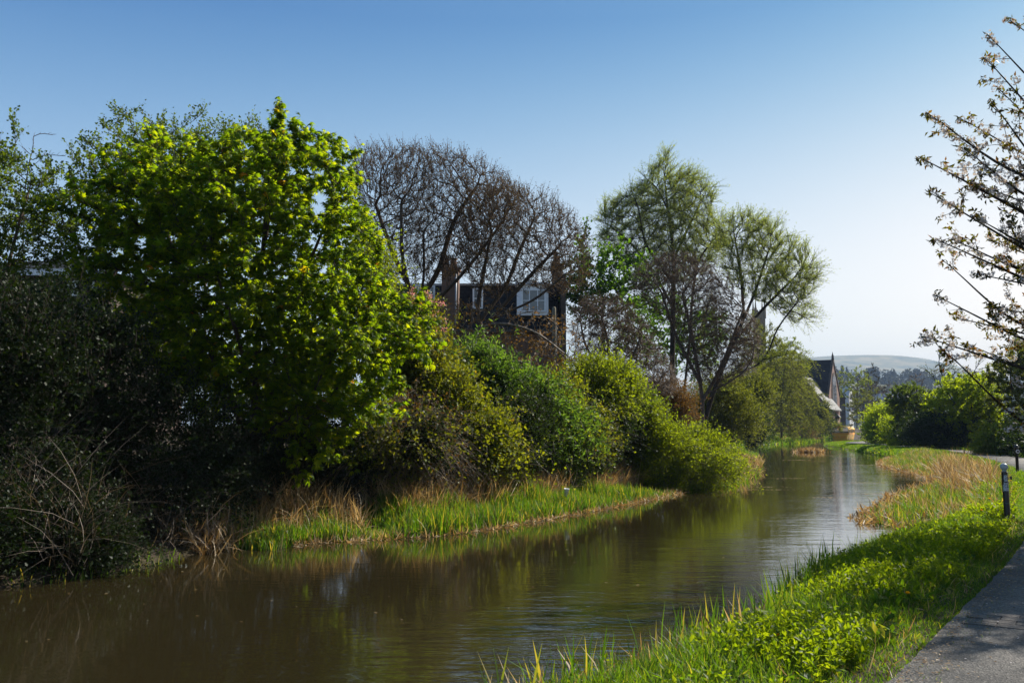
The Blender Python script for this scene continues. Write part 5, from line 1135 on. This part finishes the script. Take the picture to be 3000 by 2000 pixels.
# left, beyond the bend
p, s = band(seg(LS, 30, 75), -.5, 2.0, 1, 14000, rng)
blades('bank_grass', 'light green and straw grass along the left bank past the bright bush', p, .35, .035, 'grass', 206, .4, cat='grass')
p, s = band(seg(LS, 33, 60), -.5, 1.2, 1, 3500, rng)
blades('dry_grass', 'dry grass in the water edge right of the bright bush', p, .6, .03, 'straw', 207, .5, cat='dry grass')
p, s = band(seg(LS, 92, 182), -.6, 9, 1, 26000, rng, power=.8)
blades('bank_grass', 'sunlit grass slope on the far left bank below the weeping trees', p, .6, .09, 'grass', 208, .5, cat='grass')
p, s = band(seg(LS, 92, 160), 1.5, 8, 1, 6000, rng)
blades('dry_grass', 'dry brown grass patches on the far left slope', p[np.sin(p[:, 0]*.5) > .1], .6, .09, 'straw', 209, .6, cat='dry grass')
# right reed bed
bed = np.array([(8.5,18.4),(8.0,19.2),(7.7,19.9),(8.0,21.2),(9.0,23),(10.35,25.4),(12.1,28.7),(15,33),(17.2,37.1),(18.6,43),(20.2,50),(23,57),(26.5,64),(28.6,64),(25,53),(21.5,44),(18.6,36),(15.6,29),(13,24),(11,20.5),(9.8,18.2)])
def fill(poly, n, rng):
    lo, hi = poly.min(0), poly.max(0); q = rng.uniform(lo, hi, (n*8, 2)); q = q[inside(q, poly)]; return q[:n]
q = fill(bed, 26000, rng); near = seg_dist(q, RS)
clmp = lumps(q[:, 0]*3, q[:, 1]*3)
isdry = (clmp+rng.normal(0, .25, len(q)) > .05)
blades('green_reeds', 'green reed bed growing out into the canal below the bollard', q[~isdry], .42*np.clip(.5+seg_dist(q[~isdry], bed[:13])*.6, .35, 1.1), .022, 'reed', 211, .35, mix=(.5, .35, .15), cat='reeds')
blades('dry_reeds', 'straw coloured dead reeds mixed through the right reed bed', q[isdry], .42*np.clip(.35+seg_dist(q[isdry], bed[:13])*.6, .3, 1.1), .02, 'straw', 212, .75, mix=(.2, .4, .4), cat='reeds')
p, s = band(np.vstack([bed[:13]]), -.25, .5, -1, 5000, rng)
blades('reed_litter', 'pale fallen reed bits fringing the right reed bed on the water', p, .3, .025, 'straw', 213, 1.4, up=.2, mix=(.3, .4, .3), cat='litter', z=.015)
q = fill(np.array([(13,25),(16.5,31),(21,43),(19.5,43),(16.5,35),(13.2,28)]), 2500, rng)
blades('dry_grass', 'tall tawny grass tuft between reed bed and path', q, .85, .022, 'straw', 214, .6, cat='dry grass')
# grass of the right bank, dense near the camera
def bank_pts(y0, y1, n, d0=.0, dpath=1.2):
    out = np.zeros((0, 2)); 
    while len(out) < n:
        y = rng.uniform(y0, y1, n); xl_ = np.interp(y, RS[:, 1], RS[:, 0])+d0; xr_ = np.interp(y, PATHS[:, 1], PATHS[:, 0]); x = rng.uniform(xl_-.5, xr_, n); q = np.stack([x, y], 1)
        q = q[(~inside(q, CAN)) & (seg_dist(q, PATHS) > dpath) & (seg_dist(q, RBa) > d0)]; out = np.vstack([out, q])
    return out[:n]
def hmap(q, lo, hi):     # taller by the water, trodden short beside the path
    return np.interp(seg_dist(q, PATHS), [1.2, 1.7, 2.6], [lo*.45, lo, hi])*(1+.35*lumps(q[:, 0]*4, q[:, 1]*4))
q = bank_pts(4.2, 13, 52000); blades('bank_grass', 'fresh green grass on the near right bank', q, hmap(q, .12, .26), .0085, 'grass', 221, .5, mix=(.3, .4, .3), cat='grass')
q = bank_pts(13, 27, 46000); blades('bank_grass', 'green grass around the bollard', q, hmap(q, .12, .26), .013, 'grass', 222, .5, mix=(.3, .4, .3), cat='grass')
q = bank_pts(27, 62, 26000); blades('bank_grass', 'green grass strip between reed bed and path bend', q, .22, .03, 'grass', 223, .5, cat='grass')
q = bank_pts(62, 130, 40000); blades('bank_grass', 'lumpy green grass edge of the far canal bend', q, np.where(q[:, 1] > 84, .08, .24), .07, 'grass', 224, .6, cat='grass')
# verge on the far side of the path
def verge(y0, y1, n, w, hgt, wid, seed, label):
    L = PATHS[(PATHS[:, 1] >= y0) & (PATHS[:, 1] <= y1)]; p, s = band(L, 1.2, w, -1, n, rng); blades('verge_grass', label, p, hgt, wid, 'grass', seed, .5, cat='grass')
verge(2, 30, 16000, 4, .18, .016, 225, 'grass verge on the right side of the near path')
verge(30, 125, 22000, 5, .35, .05, 226, 'grass verge under the right hedge')
# short tufts creeping over the path edge
e1_ = offset_line(PATHS, 1.2); e1_ = e1_[(e1_[:, 1] > 4) & (e1_[:, 1] < 40)]
p, s = band(e1_, -.35, .10, 1, 26000, rng, power=.7); p = p[(np.sin(s*130)+np.sin(s*57+1)+rng.normal(0, .8, len(s))) > -.5]
blades('verge_grass', 'short grass tufts creeping over the near edge of the path', p, .09, .008, 'grass', 227, .8, cat='grass')
# broad leaved weeds and nettles among the near grass
def weeds(y0, y1, n, seed, label, hs, size, d0=.1):
    q = bank_pts(y0, y1, n*3, d0, 1.5); kk = lumps(q[:, 0]*2.3+5, q[:, 1]*2.3)+rng.normal(0, .15, len(q)); q = q[np.argsort(-kk)[:n]]
    z = H(q[:, 0], q[:, 1]); O = np.c_[q, z]; D = norm(rv(rng, n)*.35+np.array((0, 0, 1.)))
    lf, tw = spray(rng, O, D, hs*rng.uniform(.5, 1.15, n), 11, size, T_oval(.5, .1, .15), .1, .9, .25, 1.2, .0025, .012)
    o = leaves_obj('nettles', [lf], M['weed'], None); tag(o, label, 'weeds', kind='stuff')
    o2 = mesh('nettle_stems', tw[0], tw[1], M['weed'], o, np.full(len(tw[0]), .3)); 
weeds(4.5, 13.5, 3000, 231, 'leafy nettles and ground elder on the near right bank', .26, .05)
weeds(13.5, 27, 2600, 232, 'leafy weeds in the grass around the bollard', .22, .06)
q = bank_pts(4.5, 16, 3200, .1, 1.25); blades('dead_grass', 'pale dead grass blades lying through the near bank', q, .2, .007, 'straw', 233, 1.1, up=.4, cat='dry grass')
q = bank_pts(4.6, 14, 420, .1, 1.5); z_ = H(q[:, 0], q[:, 1])+.06; n_ = len(q)*5; rr_ = norm(rv(rng, n_)+np.array((0, 0, .9)))
o = leaves_obj('dock_leaves', [scatter(T_oval(.38, .06, .35), np.repeat(np.c_[q, z_], 5, 0), rr_, norm(rv(rng, n_)*.4+np.array((0, 0, 1.))), rng.uniform(.06, .125, n_), rng.random(n_))], M['grass'], None); tag(o, 'broad dock leaves standing in the near bank grass', 'weeds', kind='stuff')
# iris-like reeds standing at the near water edge
p, s = band(seg(RS, 4.5, 12.5), -.35, .15, 1, 900, rng); p = p[(np.sin(p[:, 0]*5)+rng.normal(0, .6, len(p))) > -.5]
blades('green_reeds', 'broad bladed iris reeds standing along the near right water edge', p, .55, .021, 'reed', 241, .22, mix=(.75, .2, .05), cat='reeds')
p, s = band(seg(RS, 4.5, 9), -.4, .2, 1, 420, rng)
blades('dry_reeds', 'dry broken reeds among the iris at the near right edge', p, .42, .02, 'straw', 242, .5, cat='reeds')
p, s = band(seg(RS, 9, 17.5), -.2, .1, 1, 700, rng)
blades('bank_grass', 'dark upright grass at the water edge below the bollard', p, .5, .009, 'grass', 243, .3, mix=(.6, .3, .1), cat='grass')
# floating bits on the water
def floaters():
    n = 300; y = 9+ (rng.random(n)**1.6)*110
    xl_ = np.interp(y, LS[:, 1], LS[:, 0]); xr_ = np.interp(y, RS[:, 1], RS[:, 0]); f = rng.random(n); x = xl_+(xr_-xl_)*(.03+.94*f)
    s = rng.uniform(.012, .03, n)*np.interp(y, [9, 40, 120], [.8, 2.2, 6]); a = rng.uniform(-.5, .5, n)
    tv = np.array([(-1, -.12, 0), (-.4, -.3, 0), (.3, -.22, 0), (1, 0, 0), (.4, .25, .0), (-.5, .28, 0)]); tf = np.array([(0,1,5), (1,4,5), (1,2,4), (2,3,4)])
    pos = np.stack([x, y, np.full(n, .006)], 1); ax = np.stack([np.cos(a), np.sin(a), 0*a], 1)
    o = leaves_obj('floating_litter', [scatter((tv, tf), pos, ax, np.tile((0, 0, 1.), (n, 1)), s, rng.random(n))], M['straw'], None); tag(o, 'pale floating leaves and reed bits scattered over the canal', 'litter', kind='stuff')
    n = 500; k = rng.integers(0, 14, n); cy = np.array([27.5, 29, 31, 32.5, 35, 38, 41, 44, 52, 60, 70, 22.5, 24, 19])[k]; cf = np.array([.62, .7, .3, .2, .6, .2, .8, .5, .7, .3, .6, .95, .9, .97])[k]
    y = cy+rng.normal(0, .12, n); xl_ = np.interp(y, LS[:, 1], LS[:, 0]); xr_ = np.interp(y, RS[:, 1], RS[:, 0]); x = xl_+(xr_-xl_)*cf+rng.normal(0, .5, n)
    a = rng.uniform(-.6, .6, n); pos = np.stack([x, y, np.full(n, .008)], 1); ax = np.stack([np.cos(a), np.sin(a), 0*a], 1)
    o = leaves_obj('floating_reeds', [scatter((tv, tf), pos, ax, np.tile((0, 0, 1.), (n, 1)), .06*cy/30, rng.random(n))], M['straw'], None); tag(o, 'thin rafts of pale reed litter drifting on the middle of the canal', 'litter', kind='stuff')
floaters()
# litter tussock standing in the far water and petals on the path
p = np.array((P(2370, 1322, 80)[0], 80))+rng.normal(0, (.55, .5), (900, 2))
blades('reed_tussock', 'small brown reed tussock standing in the far water', p, .5, .05, 'straw', 251, .7, cat='reeds', z=0)
def petals():
    n = 420; L = PATHS[(PATHS[:, 1] > 4) & (PATHS[:, 1] < 20)]; q, s = band(L, -1.15, 1.15, 1, n, rng); a = rng.uniform(0, 6.28, n)
    tv = T_oval(.8, .08, .0); o = leaves_obj('fallen_petals', [scatter(tv, np.c_[q, np.full(n, PZ+.016)], np.stack([np.cos(a), np.sin(a), 0*a], 1), norm(rv(rng, n)*.3+np.array((0, 0, 1.))), .016*rng.uniform(.6, 1.4, n), rng.random(n))], M['petal'], None)
    tag(o, 'fallen cherry petals scattered on the path', 'petals', kind='stuff')
petals()
def path_dirt():
    "crumbs of dry leaf, grit and dirt thickening towards the path edges"
    L = PATHS[(PATHS[:, 1] > 3) & (PATHS[:, 1] < 30)]; n = 5200; off = 1.2-np.abs(rng.normal(0, .16, n)); sd_ = np.where(rng.random(n) < .7, 1, -1); q, s = band(L, 0, 1e-6, 1, n, rng)
    d_ = np.r_[0, np.cumsum(np.linalg.norm(np.diff(L, axis=0), axis=1))]; T = norm(np.stack([np.interp(s*d_[-1], d_, np.gradient(L[:, k], d_)) for k in (0, 1)], 1)); q = q+np.stack([-T[:, 1], T[:, 0]], 1)*(off*sd_)[:, None]
    a = rng.uniform(0, 6.28, n); o = leaves_obj('leaf_litter', [scatter(T_oval(.6, .1, .05), np.c_[q, np.full(n, PZ+.014)], np.stack([np.cos(a), np.sin(a), 0*a], 1), norm(rv(rng, n)*.35+np.array((0, 0, 1.))), .02*rng.uniform(.4, 1.8, n), rng.random(n)*.6)], M['straw'], None)
    tag(o, 'dry leaf crumbs and grit gathered along the path edges', 'litter', kind='stuff')
path_dirt()
print('objects', len(bpy.data.objects), 'polys', sum(len(m_.polygons) for m_ in bpy.data.meshes))
